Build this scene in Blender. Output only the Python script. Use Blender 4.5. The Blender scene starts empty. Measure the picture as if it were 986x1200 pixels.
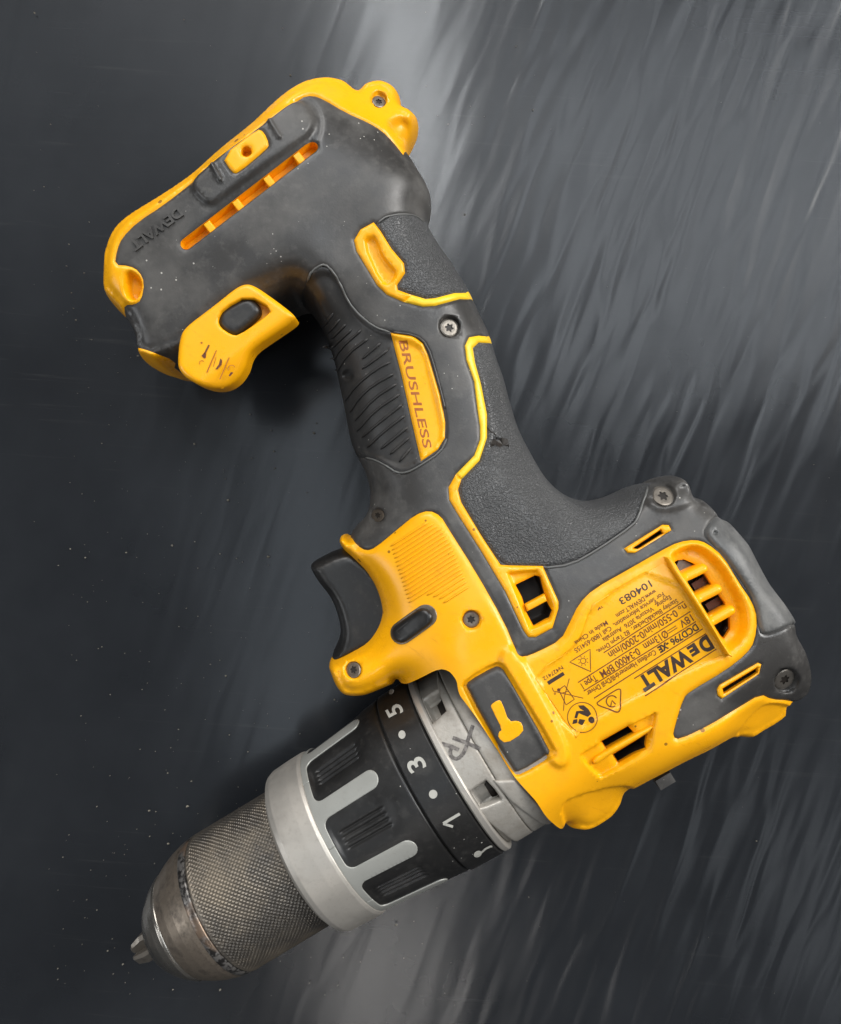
import bpy, math, random
import numpy as np
from mathutils import Vector
from mathutils.geometry import delaunay_2d_cdt

random.seed(7); rng = np.random.default_rng(7)
SC = bpy.context.scene
COL = SC.collection

# ---------------------------------------------------------------- units
# one unit "u" = 0.2247 mm; the drill's mid plane lies 120 u (27 mm) above the table
F = 957.0            # camera height above the mid plane of the drill, in u
ZM = 120.0
U = 0.215 / F        # metres per u

# ---------------------------------------------------------------- camera, world, lamps
cam_d = bpy.data.cameras.new("Camera"); cam = bpy.data.objects.new("Camera", cam_d); COL.objects.link(cam)
cam.location = (0, 0, (F + ZM) * U); cam.rotation_euler = (0, 0, 0)
cam_d.sensor_fit = 'VERTICAL'; cam_d.sensor_height = 24.0
cam_d.lens = 12.0 / (600.0 / F)
cam_d.clip_start = 0.01; cam_d.clip_end = 50
SC.camera = cam

W = bpy.data.worlds.new("World"); SC.world = W; W.use_nodes = True
W.node_tree.nodes["Background"].inputs[0].default_value = (0.97, 0.98, 1.0, 1)
W.node_tree.nodes["Background"].inputs[1].default_value = 0.13

def area(name, loc, target, sx, sy, power, col):
    l = bpy.data.lights.new(name, 'AREA'); l.shape = 'RECTANGLE'; l.size = sx; l.size_y = sy
    l.energy = power; l.color = col
    o = bpy.data.objects.new(name, l); COL.objects.link(o); o.location = loc
    o.rotation_euler = (Vector(target) - Vector(loc)).to_track_quat('-Z', 'Y').to_euler()
    return o
area("window_light", (1.75, 0.75, 1.15), (0.05, 0.0, 0), 0.9, 0.9, 50, (1.0, 0.98, 0.95))
for k_ in range(4): area("skylight_strip", (0.36 + .29 * k_, 0.60 + .05 * k_, 1.45), (0.36 + .29 * k_, 0.60 + .05 * k_, 0), 0.12, 0.9, 2.9 - .15 * k_, (0.88, 0.94, 1.0))  # skylight split into made-up strips so its reflection streaks on the sheet
area("skylight_low", (0.92, -0.80, 1.45), (0.92, -0.80, 0), 0.36, 0.5, 0.8, (0.88, 0.94, 1.0))
area("sheet_fill_left", (-0.62, 0.98, 1.45), (-0.62, 0.98, 0), 0.8, 0.5, 1.1, (0.88, 0.94, 1.0))  # unseen lamp added to lift the upper left of the sheet
area("far_fill", (-0.45, 1.9, 1.2), (0, 0, 0), 1.2, 0.8, 30, (1.0, 0.98, 0.96))  # added fill lamp, set where the sheet does not mirror it
area("left_fill", (-1.8, -0.5, 1.2), (0, 0, 0), 1.0, 0.8, 11, (0.94, 0.97, 1.0))  # added weak fill from the left, outside the sheet's reflection
area("ceiling_strip", (-0.040, 1.0, 1.5), (-0.040, 1.0, 0), 0.06, 0.9, 9.0, (0.95, 0.98, 1.0))
area("ceiling_strip_middle", (-0.26, -0.1, 1.5), (-0.26, -0.1, 0), 0.14, 1.0, 1.7, (0.80, 0.90, 1.0))
area("ceiling_strip_low", (-0.07, -0.98, 1.5), (-0.07, -0.98, 0), 0.075, 0.36, 1.7, (1.0, 0.96, 0.92))

SC.view_settings.view_transform = 'Standard'; SC.view_settings.look = 'None'
SC.view_settings.exposure = 0.0; SC.view_settings.gamma = 1.0
SC.view_settings.use_curve_mapping = False
SC.render.engine = 'CYCLES'

# ---------------------------------------------------------------- materials
def nodes(name):
    m = bpy.data.materials.new(name); m.use_nodes = True
    nt = m.node_tree; return m, nt, nt.nodes["Principled BSDF"]
def N(nt, t, **kw):
    n = nt.nodes.new(t)
    for k, v in kw.items(): setattr(n, k, v)
    return n
def coords(nt, scale=(1, 1, 1), rot=(0, 0, 0)):
    tc = N(nt, 'ShaderNodeTexCoord'); mp = N(nt, 'ShaderNodeMapping')
    nt.links.new(tc.outputs['Object'], mp.inputs[0]); mp.inputs['Rotation'].default_value = rot
    m2 = N(nt, 'ShaderNodeMapping'); nt.links.new(mp.outputs[0], m2.inputs[0]); m2.inputs['Scale'].default_value = scale
    return m2.outputs[0]
def noise(nt, vec, scale, detail=4, rough=.55, dist=0.0):
    n = N(nt, 'ShaderNodeTexNoise'); n.inputs['Scale'].default_value = scale
    n.inputs['Detail'].default_value = detail; n.inputs['Roughness'].default_value = rough
    n.inputs['Distortion'].default_value = dist
    if vec: nt.links.new(vec, n.inputs['Vector'])
    return n.outputs[0]
def ramp(nt, src, p0, p1, c0=(0, 0, 0, 1), c1=(1, 1, 1, 1)):
    r = N(nt, 'ShaderNodeValToRGB'); e = r.color_ramp.elements
    e[0].position = p0; e[1].position = p1; e[0].color = c0; e[1].color = c1
    nt.links.new(src, r.inputs[0]); return r.outputs[0]
def mix(nt, fac, a, b):
    m = N(nt, 'ShaderNodeMix', data_type='RGBA')
    for sock, v in ((m.inputs[0], fac), (m.inputs[6], a), (m.inputs[7], b)):
        if isinstance(v, (int, float, tuple)): sock.default_value = v
        else: nt.links.new(v, sock)
    return m.outputs[2]
def bump(nt, bsdf, src, strength, dist, prev=None):
    b = N(nt, 'ShaderNodeBump'); b.inputs['Strength'].default_value = strength; b.inputs['Distance'].default_value = dist
    nt.links.new(src, b.inputs['Height'])
    if prev: nt.links.new(prev, b.inputs['Normal'])
    nt.links.new(b.outputs[0], bsdf.inputs['Normal']); return b.outputs[0]

def dirty(name, base, dirt, rough, metallic=0.0, flecks=0, **kw): return dirty_(name, base, dirt, rough, metallic, flecks=flecks, **kw)
def dirty_(name, base, dirt, rough, metallic=0.0, dscale=90, dlo=.56, dhi=.75, damt=.6,
          bscale=2500, bstr=.15, bdist=.00006, speck=None, flecks=0, rvar=.12, spec=.5, coat=0):
    """base colour with blotchy wear, fine bump and optional pale specks of dust"""
    m, nt, b = nodes(name)
    v = coords(nt)
    n1 = noise(nt, v, dscale, 6, .65)
    f = ramp(nt, n1, dlo, dhi, (0, 0, 0, 1), (damt, damt, damt, 1))
    c = mix(nt, f, (*base, 1), (*dirt, 1))
    n2_ = noise(nt, v, dscale * 6, 5, .7)
    c = mix(nt, ramp(nt, n2_, .54, .72, (0, 0, 0, 1), (damt * .55, damt * .55, damt * .55, 1)), c, (*dirt, 1))
    n3 = noise(nt, v, 28, 3)
    c = mix(nt, ramp(nt, n3, .3, .7, (0, 0, 0, 1), (.22, .22, .22, 1)), c, tuple(x * .72 for x in base) + (1,))
    if speck:
        vs = N(nt, 'ShaderNodeTexVoronoi'); vs.inputs['Scale'].default_value = 520
        nt.links.new(v, vs.inputs['Vector'])
        sz = noise(nt, v, 60, 2)
        th = N(nt, 'ShaderNodeMath', operation='MULTIPLY_ADD'); nt.links.new(sz, th.inputs[0]); th.inputs[1].default_value = .5; th.inputs[2].default_value = -.22
        lt = N(nt, 'ShaderNodeMath', operation='LESS_THAN'); nt.links.new(vs.outputs['Distance'], lt.inputs[0]); nt.links.new(th.outputs[0], lt.inputs[1])
        ml = N(nt, 'ShaderNodeMath', operation='MULTIPLY'); nt.links.new(lt.outputs[0], ml.inputs[0]); ml.inputs[1].default_value = speck
        c = mix(nt, ml.outputs[0], c, (.42, .40, .36, 1))
    if flecks:
        vf = N(nt, 'ShaderNodeTexVoronoi'); vf.inputs['Scale'].default_value = 210; nt.links.new(v, vf.inputs['Vector'])
        sf = noise(nt, v, 47, 2)
        tf = N(nt, 'ShaderNodeMath', operation='MULTIPLY_ADD'); nt.links.new(sf, tf.inputs[0]); tf.inputs[1].default_value = .55; tf.inputs[2].default_value = -.25
        lf = N(nt, 'ShaderNodeMath', operation='LESS_THAN'); nt.links.new(vf.outputs['Distance'], lf.inputs[0]); nt.links.new(tf.outputs[0], lf.inputs[1])
        mf = N(nt, 'ShaderNodeMath', operation='MULTIPLY'); nt.links.new(lf.outputs[0], mf.inputs[0]); mf.inputs[1].default_value = flecks
        c = mix(nt, mf.outputs[0], c, (.16, .06, .006, 1))
        g = noise(nt, coords(nt, (1, 5, 1), (0, 0, .55)), 150, 5, .7)
        c = mix(nt, ramp(nt, g, .60, .74, (0, 0, 0, 1), (.4, .4, .4, 1)), c, (.46, .17, .004, 1))
    nt.links.new(c, b.inputs['Base Color'])
    rr = N(nt, 'ShaderNodeMapRange'); nt.links.new(n1, rr.inputs[0])
    rr.inputs[1].default_value = .3; rr.inputs[2].default_value = .7
    rr.inputs[3].default_value = rough - rvar; rr.inputs[4].default_value = rough + rvar
    nt.links.new(rr.outputs[0], b.inputs['Roughness'])
    b.inputs['Metallic'].default_value = metallic
    b.inputs['Specular IOR Level'].default_value = spec
    if coat:
        b.inputs['Coat Weight'].default_value = coat; b.inputs['Coat Roughness'].default_value = .25
    bump(nt, b, noise(nt, v, bscale, 3), bstr, bdist)
    return m

M = {}
M['yellow'] = dirty('yellow_plastic', (.84, .375, .0015), (.50, .20, .004), .34, dscale=70, dlo=.60, dhi=.80, damt=.35, bscale=1800, bstr=.10, spec=.4, flecks=.8, rvar=.14)
M['lime'] = dirty('bright_yellow_line', (.86, .52, .012), (.6, .3, .01), .40, damt=.3)  # paler, greener yellow for the accent lines
M['label'] = dirty('yellow_label', (.79, .365, .0015), (.48, .2, .012), .33, flecks=.7, dscale=140, dlo=.6, dhi=.75, damt=.35, bscale=900, bstr=.08)
M['rubber'] = dirty('black_rubber', (.033, .031, .029), (.14, .132, .12), .42, dscale=55, dlo=.45, dhi=.74, damt=.55, bscale=2000, bstr=.4, speck=.9, rvar=.16)
M['rubber_dark'] = dirty('dark_rubber', (.018, .017, .016), (.085, .076, .065), .50, dscale=80, dlo=.58, dhi=.85, damt=.5, bscale=2200, bstr=.35, speck=.9)
M['worn_rubber'] = dirty('worn_rubber', (.042, .040, .038), (.12, .115, .105), .50, dscale=120, dlo=.5, dhi=.75, damt=.6, bscale=2600, bstr=.35, speck=.7)
M['bumper'] = dirty('scuffed_sidelit_rubber', (.075, .075, .073), (.19, .185, .17), .46, dscale=90, dlo=.48, dhi=.7, damt=.6, bscale=1500, bstr=.5, bdist=.0001)  # grey lifted to paint in grazing side light, scuff blotches over it
M['lip'] = dirty('rubber_lip', (.09, .09, .086), (.2, .2, .19), .42, bscale=2600, bstr=.2)
M['black'] = dirty('black_plastic', (.0105, .010, .0095), (.06, .056, .05), .40, dscale=110, dlo=.56, dhi=.8, damt=.55, speck=.9, bstr=.2)
M['print'] = dirty('brown_print', (.10, .022, .004), (.2, .07, .006), .5, dscale=500, dlo=.55, dhi=.8, damt=.5)
M['badge_print'] = dirty('orange_print', (.30, .075, .004), (.5, .2, .01), .5, dscale=600, dlo=.5, dhi=.8, damt=.6)
M['black_print'] = dirty('black_print', (.030, .014, .008), (.12, .05, .01), .5, dscale=600, dlo=.6, dhi=.85, damt=.5)
M['silver'] = dirty('silver_paint', (.31, .31, .285), (.22, .21, .19), .45, metallic=.25, dscale=120, dlo=.6, dhi=.8, damt=.5, bscale=4000, bstr=.2)
M['cast'] = dirty('cast_metal', (.38, .355, .315), (.17, .14, .105), .50, metallic=.4, dscale=110, dlo=.48, dhi=.75, damt=.75, bscale=1500, bstr=.7, bdist=.00008, speck=.4)
M['ringmetal'] = dirty('matt_steel', (.46, .43, .385), (.24, .21, .18), .45, metallic=.6, dscale=130, dlo=.6, dhi=.85, damt=.5, bscale=4200, bstr=.25)
M['chrome'] = dirty('bare_steel', (.30, .28, .25), (.18, .15, .12), .27, metallic=.92, dscale=150, dlo=.5, dhi=.8, damt=.6, bscale=3500, bstr=.1)
M['bronze'] = dirty('browned_steel', (.20, .165, .13), (.05, .042, .036), .40, metallic=.7, dscale=230, dlo=.5, dhi=.68, damt=.85, bscale=2500, bstr=.3)
M['knurl'] = dirty('knurled_steel', (.105, .094, .082), (.24, .20, .15), .34, metallic=.7, dscale=60, dlo=.44, dhi=.7, damt=.75, bscale=4500, bstr=.1)
M['darksteel'] = dirty('dirty_screw_steel', (.20, .165, .13), (.06, .045, .035), .42, metallic=.8, dscale=400, dlo=.5, dhi=.7, damt=.7, bstr=.3)
M['screw'] = dirty('screw_steel', (.20, .18, .155), (.07, .055, .045), .42, metallic=.75, dscale=400, dlo=.5, dhi=.7, damt=.6, bstr=.3)
M['void'] = dirty('dark_interior', (.012, .008, .005), (.03, .015, .008), .6, damt=.4)
M['copper'] = dirty('motor_brown', (.12, .05, .03), (.3, .22, .18), .4, metallic=.5, dscale=300, damt=.7)
M['silvermark'] = dirty('grey_print', (.40, .39, .35), (.12, .12, .11), .5, dscale=500, dlo=.58, dhi=.75, damt=.6)
M['engrave'] = dirty('engraved_mark', (.07, .06, .055), (.22, .20, .18), .5, dscale=900, dlo=.45, dhi=.6, damt=.9)

def grip_material():
    m, nt, b = nodes('pebbled_grip_rubber')
    v = coords(nt)
    n1 = noise(nt, v, 60, 5)
    c = mix(nt, ramp(nt, n1, .5, .8, (0, 0, 0, 1), (.5, .5, .5, 1)), (.050, .050, .050, 1), (.11, .11, .108, 1))
    nt.links.new(c, b.inputs['Base Color'])
    b.inputs['Roughness'].default_value = .37
    n2 = noise(nt, v, 2200, 1, .4, .7)
    bump(nt, b, ramp(nt, n2, .36, .64), .75, .0003)
    return m
M['pebble'] = grip_material()

# ---------------------------------------------------------------- geometry helpers
def nurl(*a): return None
def P2(l): return np.array(l, dtype=float)
def closed_len(p): return np.linalg.norm(np.roll(p, -1, 0) - p, axis=1).sum()
def chaikin(p, it=2, closed=True):
    for _ in range(it):
        q = np.roll(p, -1, 0) if closed else p[1:]
        a = p if closed else p[:-1]
        n = np.empty((2 * len(a), 2)); n[0::2] = a * .75 + q * .25; n[1::2] = a * .25 + q * .75
        if not closed: n = np.vstack([p[:1], n, p[-1:]])
        p = n
    return p
def dens(p, step, closed=True):
    out = []
    n = len(p)
    for i in range(n if closed else n - 1):
        a, b = p[i], p[(i + 1) % n]
        k = max(1, int(round(np.linalg.norm(b - a) / step)))
        for j in range(k): out.append(a + (b - a) * j / k)
    if not closed: out.append(p[-1])
    return np.array(out)
def area2(p):
    q = np.roll(p, -1, 0); return .5 * (p[:, 0] * q[:, 1] - p[:, 1] * q[:, 0]).sum()
def ccw(p): return p if area2(p) > 0 else p[::-1]
def inside(pts, poly):
    x, y = pts[:, 0], pts[:, 1]; c = np.zeros(len(pts), bool)
    q = np.roll(poly, -1, 0)
    lo, hi = poly.min(0), poly.max(0)
    idx = np.where((x >= lo[0]) & (x <= hi[0]) & (y >= lo[1]) & (y <= hi[1]))[0]
    if len(idx) == 0: return c
    xs, ys = x[idx], y[idx]; cc = np.zeros(len(idx), bool)
    for (ax, ay), (bx, by) in zip(poly, q):
        if ay == by: continue
        m = ((ay > ys) != (by > ys)) & (xs < (bx - ax) * (ys - ay) / (by - ay) + ax)
        cc ^= m
    c[idx] = cc; return c
def segdist(pts, A, B, chunk=3000):
    out = np.full(len(pts), 1e9)
    AB = B - A; L2 = (AB ** 2).sum(1) + 1e-12
    for s in range(0, len(pts), chunk):
        p = pts[s:s + chunk, None, :] - A[None]
        t = np.clip((p * AB[None]).sum(2) / L2, 0, 1)
        d = ((p - t[..., None] * AB[None]) ** 2).sum(2)
        out[s:s + chunk] = np.sqrt(d.min(1))
    return out
def sdf(pts, poly):
    """negative inside"""
    d = segdist(pts, poly, np.roll(poly, -1, 0)); return np.where(inside(pts, poly), -d, d)
def normals(p):
    t = np.roll(p, -1, 0) - np.roll(p, 1, 0); t /= np.linalg.norm(t, axis=1)[:, None] + 1e-9
    return np.stack([t[:, 1], -t[:, 0]], 1)     # outward for ccw
def sm(t): t = np.clip(t, 0, 1); return t * t * (3 - 2 * t)

def px2mid(p, z=ZM):
    p = P2(p); s = (F + ZM - z) / F if np.isscalar(z) else ((F + ZM - z) / F)[:, None]
    return np.stack([p[:, 0] - 493., -(p[:, 1] - 600.)], 1) * s

def mk(name, verts, faces, mat, parent, smooth=True, kind=None, label=None):
    me = bpy.data.meshes.new(name)
    v = np.asarray(verts, dtype=float) * U
    me.from_pydata(v.tolist(), [], [tuple(int(i) for i in f) for f in faces])
    me.materials.append(M[mat] if isinstance(mat, str) else mat)
    if smooth: me.polygons.foreach_set('use_smooth', [True] * len(me.polygons))
    me.update()
    o = bpy.data.objects.new(name, me); COL.objects.link(o)
    if parent: o.parent = parent
    if kind: o['kind'] = kind
    if label: o['label'] = label
    return o

# ---------------------------------------------------------------- the drill's empty
drill = bpy.data.objects.new("cordless_drill", None); COL.objects.link(drill)
drill['label'] = "yellow and black cordless hammer drill lying on its side on the dark sheet, battery removed"
drill['category'] = "drill"

# ---------------------------------------------------------------- body height field
OUT = [  # silhouette of the two-half body: (x, y, cut?)
 (123,331),(123,310),(124,293),(133,269),(149,253),(191,226),(225,202),(258,171),(295,142),(331,113.5),(355.5,98),(380,91.6),(400,94),
 (412,102),(417,106),(427,99),(436,95.5),(445,94.5),(458,100),(466,110),(469,125),(479,130),(488.6,143),(489,156.5),(484,170),(476.7,183),
 (484.6,193),(496.5,212),(504,230),(505,249),(501.5,265),(511,283),(529.4,309.4),(548,340),(561.5,368),(573,393),(581,419),(590,444.5),(598.4,475.7),
 (607.7,504),(623,534),(636.7,557),(651,572.7),(667,583),(685,587),(707.7,582.6),(730.4,572.7),(746,567.5),(758,566),(764,562),(773,560),(784.4,558.5),(798.6,562.7),
 (807,572),(811.5,583.5),(824,588),(836,599),(844,610),(852,613),(864,625.5),(876,640),(900,684),(919.6,710.7),(931,730),(933,745),(944,766.7),(950,791),(947.6,810.5),
 (936,821),(925.7,825),(923.5,838),(912,847.6),(897,856),(883,864),(870,863),(853.7,862.5),(820,882),(782,903),(758,915),(733.6,928.8),(727,945),(717.4,958),(698,971),
 (686.5,974),(668.7,967.7,1),(645,954.7,1),(630.4,935,1),(606,908.5,1),(583,872,1),(562,838,1),(541,806,1),(538,797,1),(535.5,784,1),(528,773,1),(519,770.5,1),(508.7,774.6,1),
 (479.5,795,1),(474,797.5,1),(468,797,1),(452,804),(429,813),(415,814.5),(403,812),(394,801),(387,779),(391,768),
 (410,755),(432,741),(443,725),(446,711),(440,689),(429,670),(415.7,656),(404,644),(398.7,635),(400.5,628),(405.5,626),(411,628.5),
 (414.5,621),(421,613),(429,605),(433.5,594),(434,574),(428,552.6),(413,522),(404,479.5),(398,451),(392,424),(382.6,396),(373,376),
 (364,366),(350,371),(320,388),(290,408),(274,424),(256,438),(238,444),(225,447),(210,443),(191,436),(174,424.8),(164,409),(161,393.6),(151,375),(137,359.5),(126,344)]
TC = [ # x, y, half thickness T, edge width w
 (150,330,98,22),(170,270,104,20),(230,230,106,20),(300,180,106,20),(370,130,106,20),(250,300,108,30),(330,240,108,40),(200,360,104,22),
 (260,400,95,14),(258,432,90,8),(285,425,88,8),(235,440,88,8),(240,415,94,12),(190,420,80,18),(330,370,92,22),(350,300,100,40),(385,105,80,16),(416,108,50,14),(445,108,34,10),(466,125,36,12),(482,140,30,10),(478,168,40,12),(430,180,100,45),(470,230,86,55),
 (400,250,98,60),(440,300,82,62),(520,330,78,66),(470,400,76,74),(560,420,76,66),(490,480,76,76),(440,500,76,76),(580,520,78,66),(520,570,80,70),(440,580,76,50),
 (404,634,56,7),(420,618,64,22),(450,660,80,30),(425,760,74,28),(400,790,70,22),(460,740,84,40),(500,650,92,60),(540,620,92,70),
 (600,600,94,66),(560,720,104,80),(520,780,106,90),(600,820,110,95),(660,700,108,80),(640,900,110,80),(660,620,96,60),(700,600,88,34),(760,585,86,24),(785,572,82,16),
 (700,780,112,80),(760,700,112,60),(780,820,110,46),(830,650,106,40),(880,700,100,28),(920,750,96,24),(930,800,92,18),(850,780,110,40),(900,840,46,11),(875,850,50,13),(915,830,44,10),
 (800,885,92,26),(740,905,96,30),(700,950,56,16),(720,935,52,13),(680,962,60,16),(720,860,110,60)]
TCa = np.array(TC); TCw = px2mid(TCa[:, :2])
def TW(p):
    d2 = ((p[:, None, :] - TCw[None]) ** 2).sum(2)
    w = np.exp(-d2 / (2 * 34. ** 2)) + 1e-3 / (1 + d2 / 900.) ** 2
    w /= w.sum(1)[:, None]
    return w @ TCa[:, 2], w @ TCa[:, 3]

def shrink(px, cut):
    """pixel silhouette -> outline on the mid plane (the flank of a rounded side hides part of it)"""
    p = px2mid(px)
    if area2(p) < 0: p = p[::-1]; cut = cut[::-1]
    def gs(a, it):
        for _ in range(it): a = (np.roll(a, 1, 0) + 2 * a + np.roll(a, -1, 0)) / 4
        return a
    n = gs(normals(p), 14); n /= np.linalg.norm(n, axis=1)[:, None] + 1e-9; T, w = TW(p)
    s = (n * p).sum(1) / F * T
    hyp = np.sqrt(w ** 2 + s ** 2)
    h = gs(T * s / hyp, 14); ins_ = gs(w * (1 - w / hyp), 14)          # height of the visible rim, and how far it stands in
    m = p * ((F - h) / F)[:, None] + n * ins_[:, None]
    hc = h.copy(); vd = np.array([.515, -.8572])
    for _ in range(6):                                    # the front edge lies on the round flank of the gear case
        v_ = (p * ((F - hc) / F)[:, None]) @ vd
        hc = np.where(cut, np.sqrt(np.maximum(113. ** 2 - (v_ - 272.) ** 2, 40. ** 2)), h)
    mc = p * ((F - gs(hc, 2)) / F)[:, None]
    return np.where(cut[:, None], mc, m), cut

opx = np.array([(o[0], o[1]) for o in OUT], float); ocut = np.array([len(o) > 2 for o in OUT])
opx[ocut] += (-3.0, 1.8)
# smooth silhouette while keeping the cut flags
def smooth_flagged(p, c):
    P, Cc = [], []
    n = len(p)
    for i in range(n):
        a, b, pr, nx = p[i], p[(i + 1) % n], p[i - 1], p[(i + 2) % n]
        L = np.linalg.norm(b - a); k = max(2, int(L / 4))
        t0, t1 = (b - pr) * .5, (nx - a) * .5
        tl = min(1, L / (np.linalg.norm(a - pr) + 1e-6)); tr = min(1, L / (np.linalg.norm(nx - b) + 1e-6))
        t0 = t0 * tl; t1 = t1 * tr
        for j in range(k):
            t = j / k
            h = (2*t**3-3*t**2+1)*a + (t**3-2*t**2+t)*t0 + (-2*t**3+3*t**2)*b + (t**3-t**2)*t1
            P.append(h); Cc.append(bool(c[i] and c[(i + 1) % n]) or (j == 0 and bool(c[i])))
    return np.array(P), np.array(Cc)
spx, scut = smooth_flagged(opx, ocut)
mid, mcut = shrink(spx, scut)
def profile(d, T, w, e=2.15):
    t = np.clip(d / w, 0, 1); return T * (1 - (1 - t) ** e) ** (1 / e)

RX0, RY0, RS = -420., -440., 2.
RN = (int(960 / RS), int(1010 / RS))
gx = RX0 + np.arange(RN[0]) * RS; gy = RY0 + np.arange(RN[1]) * RS
GX, GY = np.meshgrid(gx, gy, indexing='ij'); GP = np.stack([GX.ravel(), GY.ravel()], 1)
nxt = np.roll(mid, -1, 0); keep = ~(mcut & np.roll(mcut, -1))
SA, SB = mid[keep], nxt[keep]
# front edge of the head is a cut, so remember the distance with the side lines run on past it
def H0_exact(p):
    d = segdist(p, SA, SB); T, w = TW(p); return d, T, w
d_, T_, w_ = H0_exact(GP)
ins = inside(GP, mid)
# points beyond the cut front edge (towards the chuck) still count as inside for the field
uu = GP @ np.array([.857, .515]); vv = GP @ np.array([.515, -.857])
front = (uu < 0) & (uu > -128) & (vv > 138) & (vv < 425)
Hg = np.where(ins | front, ZM + profile(d_, T_, w_), ZM - 8)
Hg = Hg.reshape(RN)
msk = (ins | front).reshape(RN).astype(float)
def blur(a):
    b = a.copy()
    for ax in (0, 1):
        b = (np.roll(b, 1, ax) + 2 * b + np.roll(b, -1, ax)) / 4
    return b
deep = (1 - np.clip((14 - d_.reshape(RN)) / 6, 0, 1)) * msk
Hb = Hg * msk; Mb = msk.copy()
for _ in range(26): Hb = blur(Hb); Mb = blur(Mb)
Hg = Hg * (1 - deep) + Hb / np.maximum(Mb, 1e-3) * deep
def samp(G, p):
    fx = np.clip((p[:, 0] - RX0) / RS, 0, RN[0] - 1.001); fy = np.clip((p[:, 1] - RY0) / RS, 0, RN[1] - 1.001)
    i = fx.astype(int); j = fy.astype(int); a = fx - i; b = fy - j
    return (G[i, j] * (1 - a) * (1 - b) + G[i + 1, j] * a * (1 - b) + G[i, j + 1] * (1 - a) * b + G[i + 1, j + 1] * a * b)
Hsoft = Hg
def H0(p):
    """height of the bare body; exact near the rim, smooth field inside"""
    h = samp(Hsoft, p)
    d = segdist(p, SA, SB)
    near = d < 14
    if near.any():
        T, w = TW(p[near]); he = ZM + profile(d[near], T, w)
        k = np.clip((14 - d[near]) / 6, 0, 1)
        h[near] = he * k + h[near] * (1 - k)
    return h
def hit(px):
    """where the line of sight through a photo pixel meets the body"""
    px = P2(px); base = np.stack([px[:, 0] - 493., -(px[:, 1] - 600.)], 1)
    res = np.full(len(px), np.nan); prev = np.full(len(px), 262.)
    for z in np.arange(260., ZM - .1, -2.):
        p = base * ((F + ZM - z) / F); h = samp(Hsoft, p)
        m = np.isnan(res) & (h >= z); res[m] = z + 1
    miss = np.isnan(res); res[miss] = ZM
    lo, hi = res - 1., res + 1.
    for _ in range(8):
        mi = (lo + hi) / 2; h = samp(Hsoft, base * ((F + ZM - mi) / F)[:, None]); b_ = h >= mi
        lo = np.where(b_, mi, lo); hi = np.where(b_, hi, mi)
    res = np.where(miss, ZM, (lo + hi) / 2)
    return base * ((F + ZM - res) / F)[:, None]

RELIEF = []   # (polygon world, height, edge width)
def relief(px, h, w, ch=2):
    poly = ccw(dens(hit(dens(chaikin(P2(px), ch), 6)), 4)); RELIEF.append((poly, h, w)); return poly
def circ(cx, cy, r, n=28, ry=None, a=0):
    ry = ry or r; t = np.linspace(0, 2 * math.pi, n, endpoint=False)
    x, y = r * np.cos(t), ry * np.sin(t); c, s = math.cos(a), math.sin(a)
    return np.stack([cx + x * c - y * s, cy + x * s + y * c], 1)
def capsule(a, b, r, n=8, r2=None):
    a, b = P2(a), P2(b); r2 = r2 or r; d = (b - a) / np.linalg.norm(b - a); ang = math.atan2(d[1], d[0]); out = []
    for i in range(n + 1):
        t = ang + math.pi / 2 + math.pi * i / n; out.append(a + r * np.array([math.cos(t), math.sin(t)]))
    for i in range(n + 1):
        t = ang - math.pi / 2 + math.pi * i / n; out.append(b + r2 * np.array([math.cos(t), math.sin(t)]))
    return np.array(out)
def Hf(p):
    h = H0(p)
    for poly, dh, w in RELIEF:
        lo, hi = poly.min(0) - w, poly.max(0) + w
        m = (p[:, 0] > lo[0]) & (p[:, 0] < hi[0]) & (p[:, 1] > lo[1]) & (p[:, 1] < hi[1])
        if m.any():
            h[m] += dh * sm(.5 - sdf(p[m], poly) / w)
    return h

# ---- reliefs of the body -------------------------------------------------
RIDGE = [(586,764),(600,757),(612,772),(636,816),(662,866),(668,894),(650,900),(632,868),(588,784)]
relief([(225,220),(231,205),(246,192.6),(313,141),(343,119.5),(358.6,119.5),(371,141),(364.7,156),(349.5,168),(261,232),(249,241),(237,235)], 5, 6)      # raised bar on the foot
relief(capsule((317,143),(329,163),2.2), 3, 2.5, 0); relief(capsule((250,195),(260,213),2.2), 3, 2.5, 0)
relief(RIDGE, 5, 7)
relief([(640,782),(664.6,765),(680,750),(694,708),(777,659),(851,768),(832,775),(769,804),(718,831),(687,849),(669,864),(628,796)], -3.0, 3, 1)  # label panel
FAN = [(786,654),(800,644),(815,641),(829,646.5),(847,664),(861,688),(873,712),(875,735),(869,750),(856,762),(850,760),(818,702)]
relief(FAN, -15, 9, 1)
relief([(681.7,883.3),(767.7,834.7),(769,839.5),(764.4,860.6),(759.6,878.5),(706,911),(701,909),(681.7,888)], -6, 3, 1)
relief([(596,672),(630,669),(640,690),(648,711),(644,727),(622,737)], -7, 5, 0)
relief([(425.5,283),(437,275.5),(443,284),(447,297),(455,309),(466,320),(457,333),(447,331)], -6, 4, 1)
relief([(541,806),(546,797),(579,777),(590,778),(596,787),(650,876),(650,886),(612,909),(602,909)], -5, 4, 1)   # seat of the dark pad
relief([(659,957),(659,944),(668,936),(704,925),(738,920),(745,930),(728,980),(670,985)], -6, 4)
relief([(862,862),(874,846),(893,826),(912,824),(935,830),(930,850),(880,885),(864,880)], -5, 4)
relief([(758,560),(752,572),(756,590),(770,598),(790,598),(812,590),(830,580),(790,540)], 3, 7)
relief([(147,322),(152,318),(160,322),(165,331),(162,346),(156,351),(149,347),(146,336)], -16, 6)
relief([(455,146),(466,139),(477,140),(480,152),(473,168),(462,160)], -9, 9)
relief(circ(407,439,5.5), -7, 5, 0)
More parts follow.
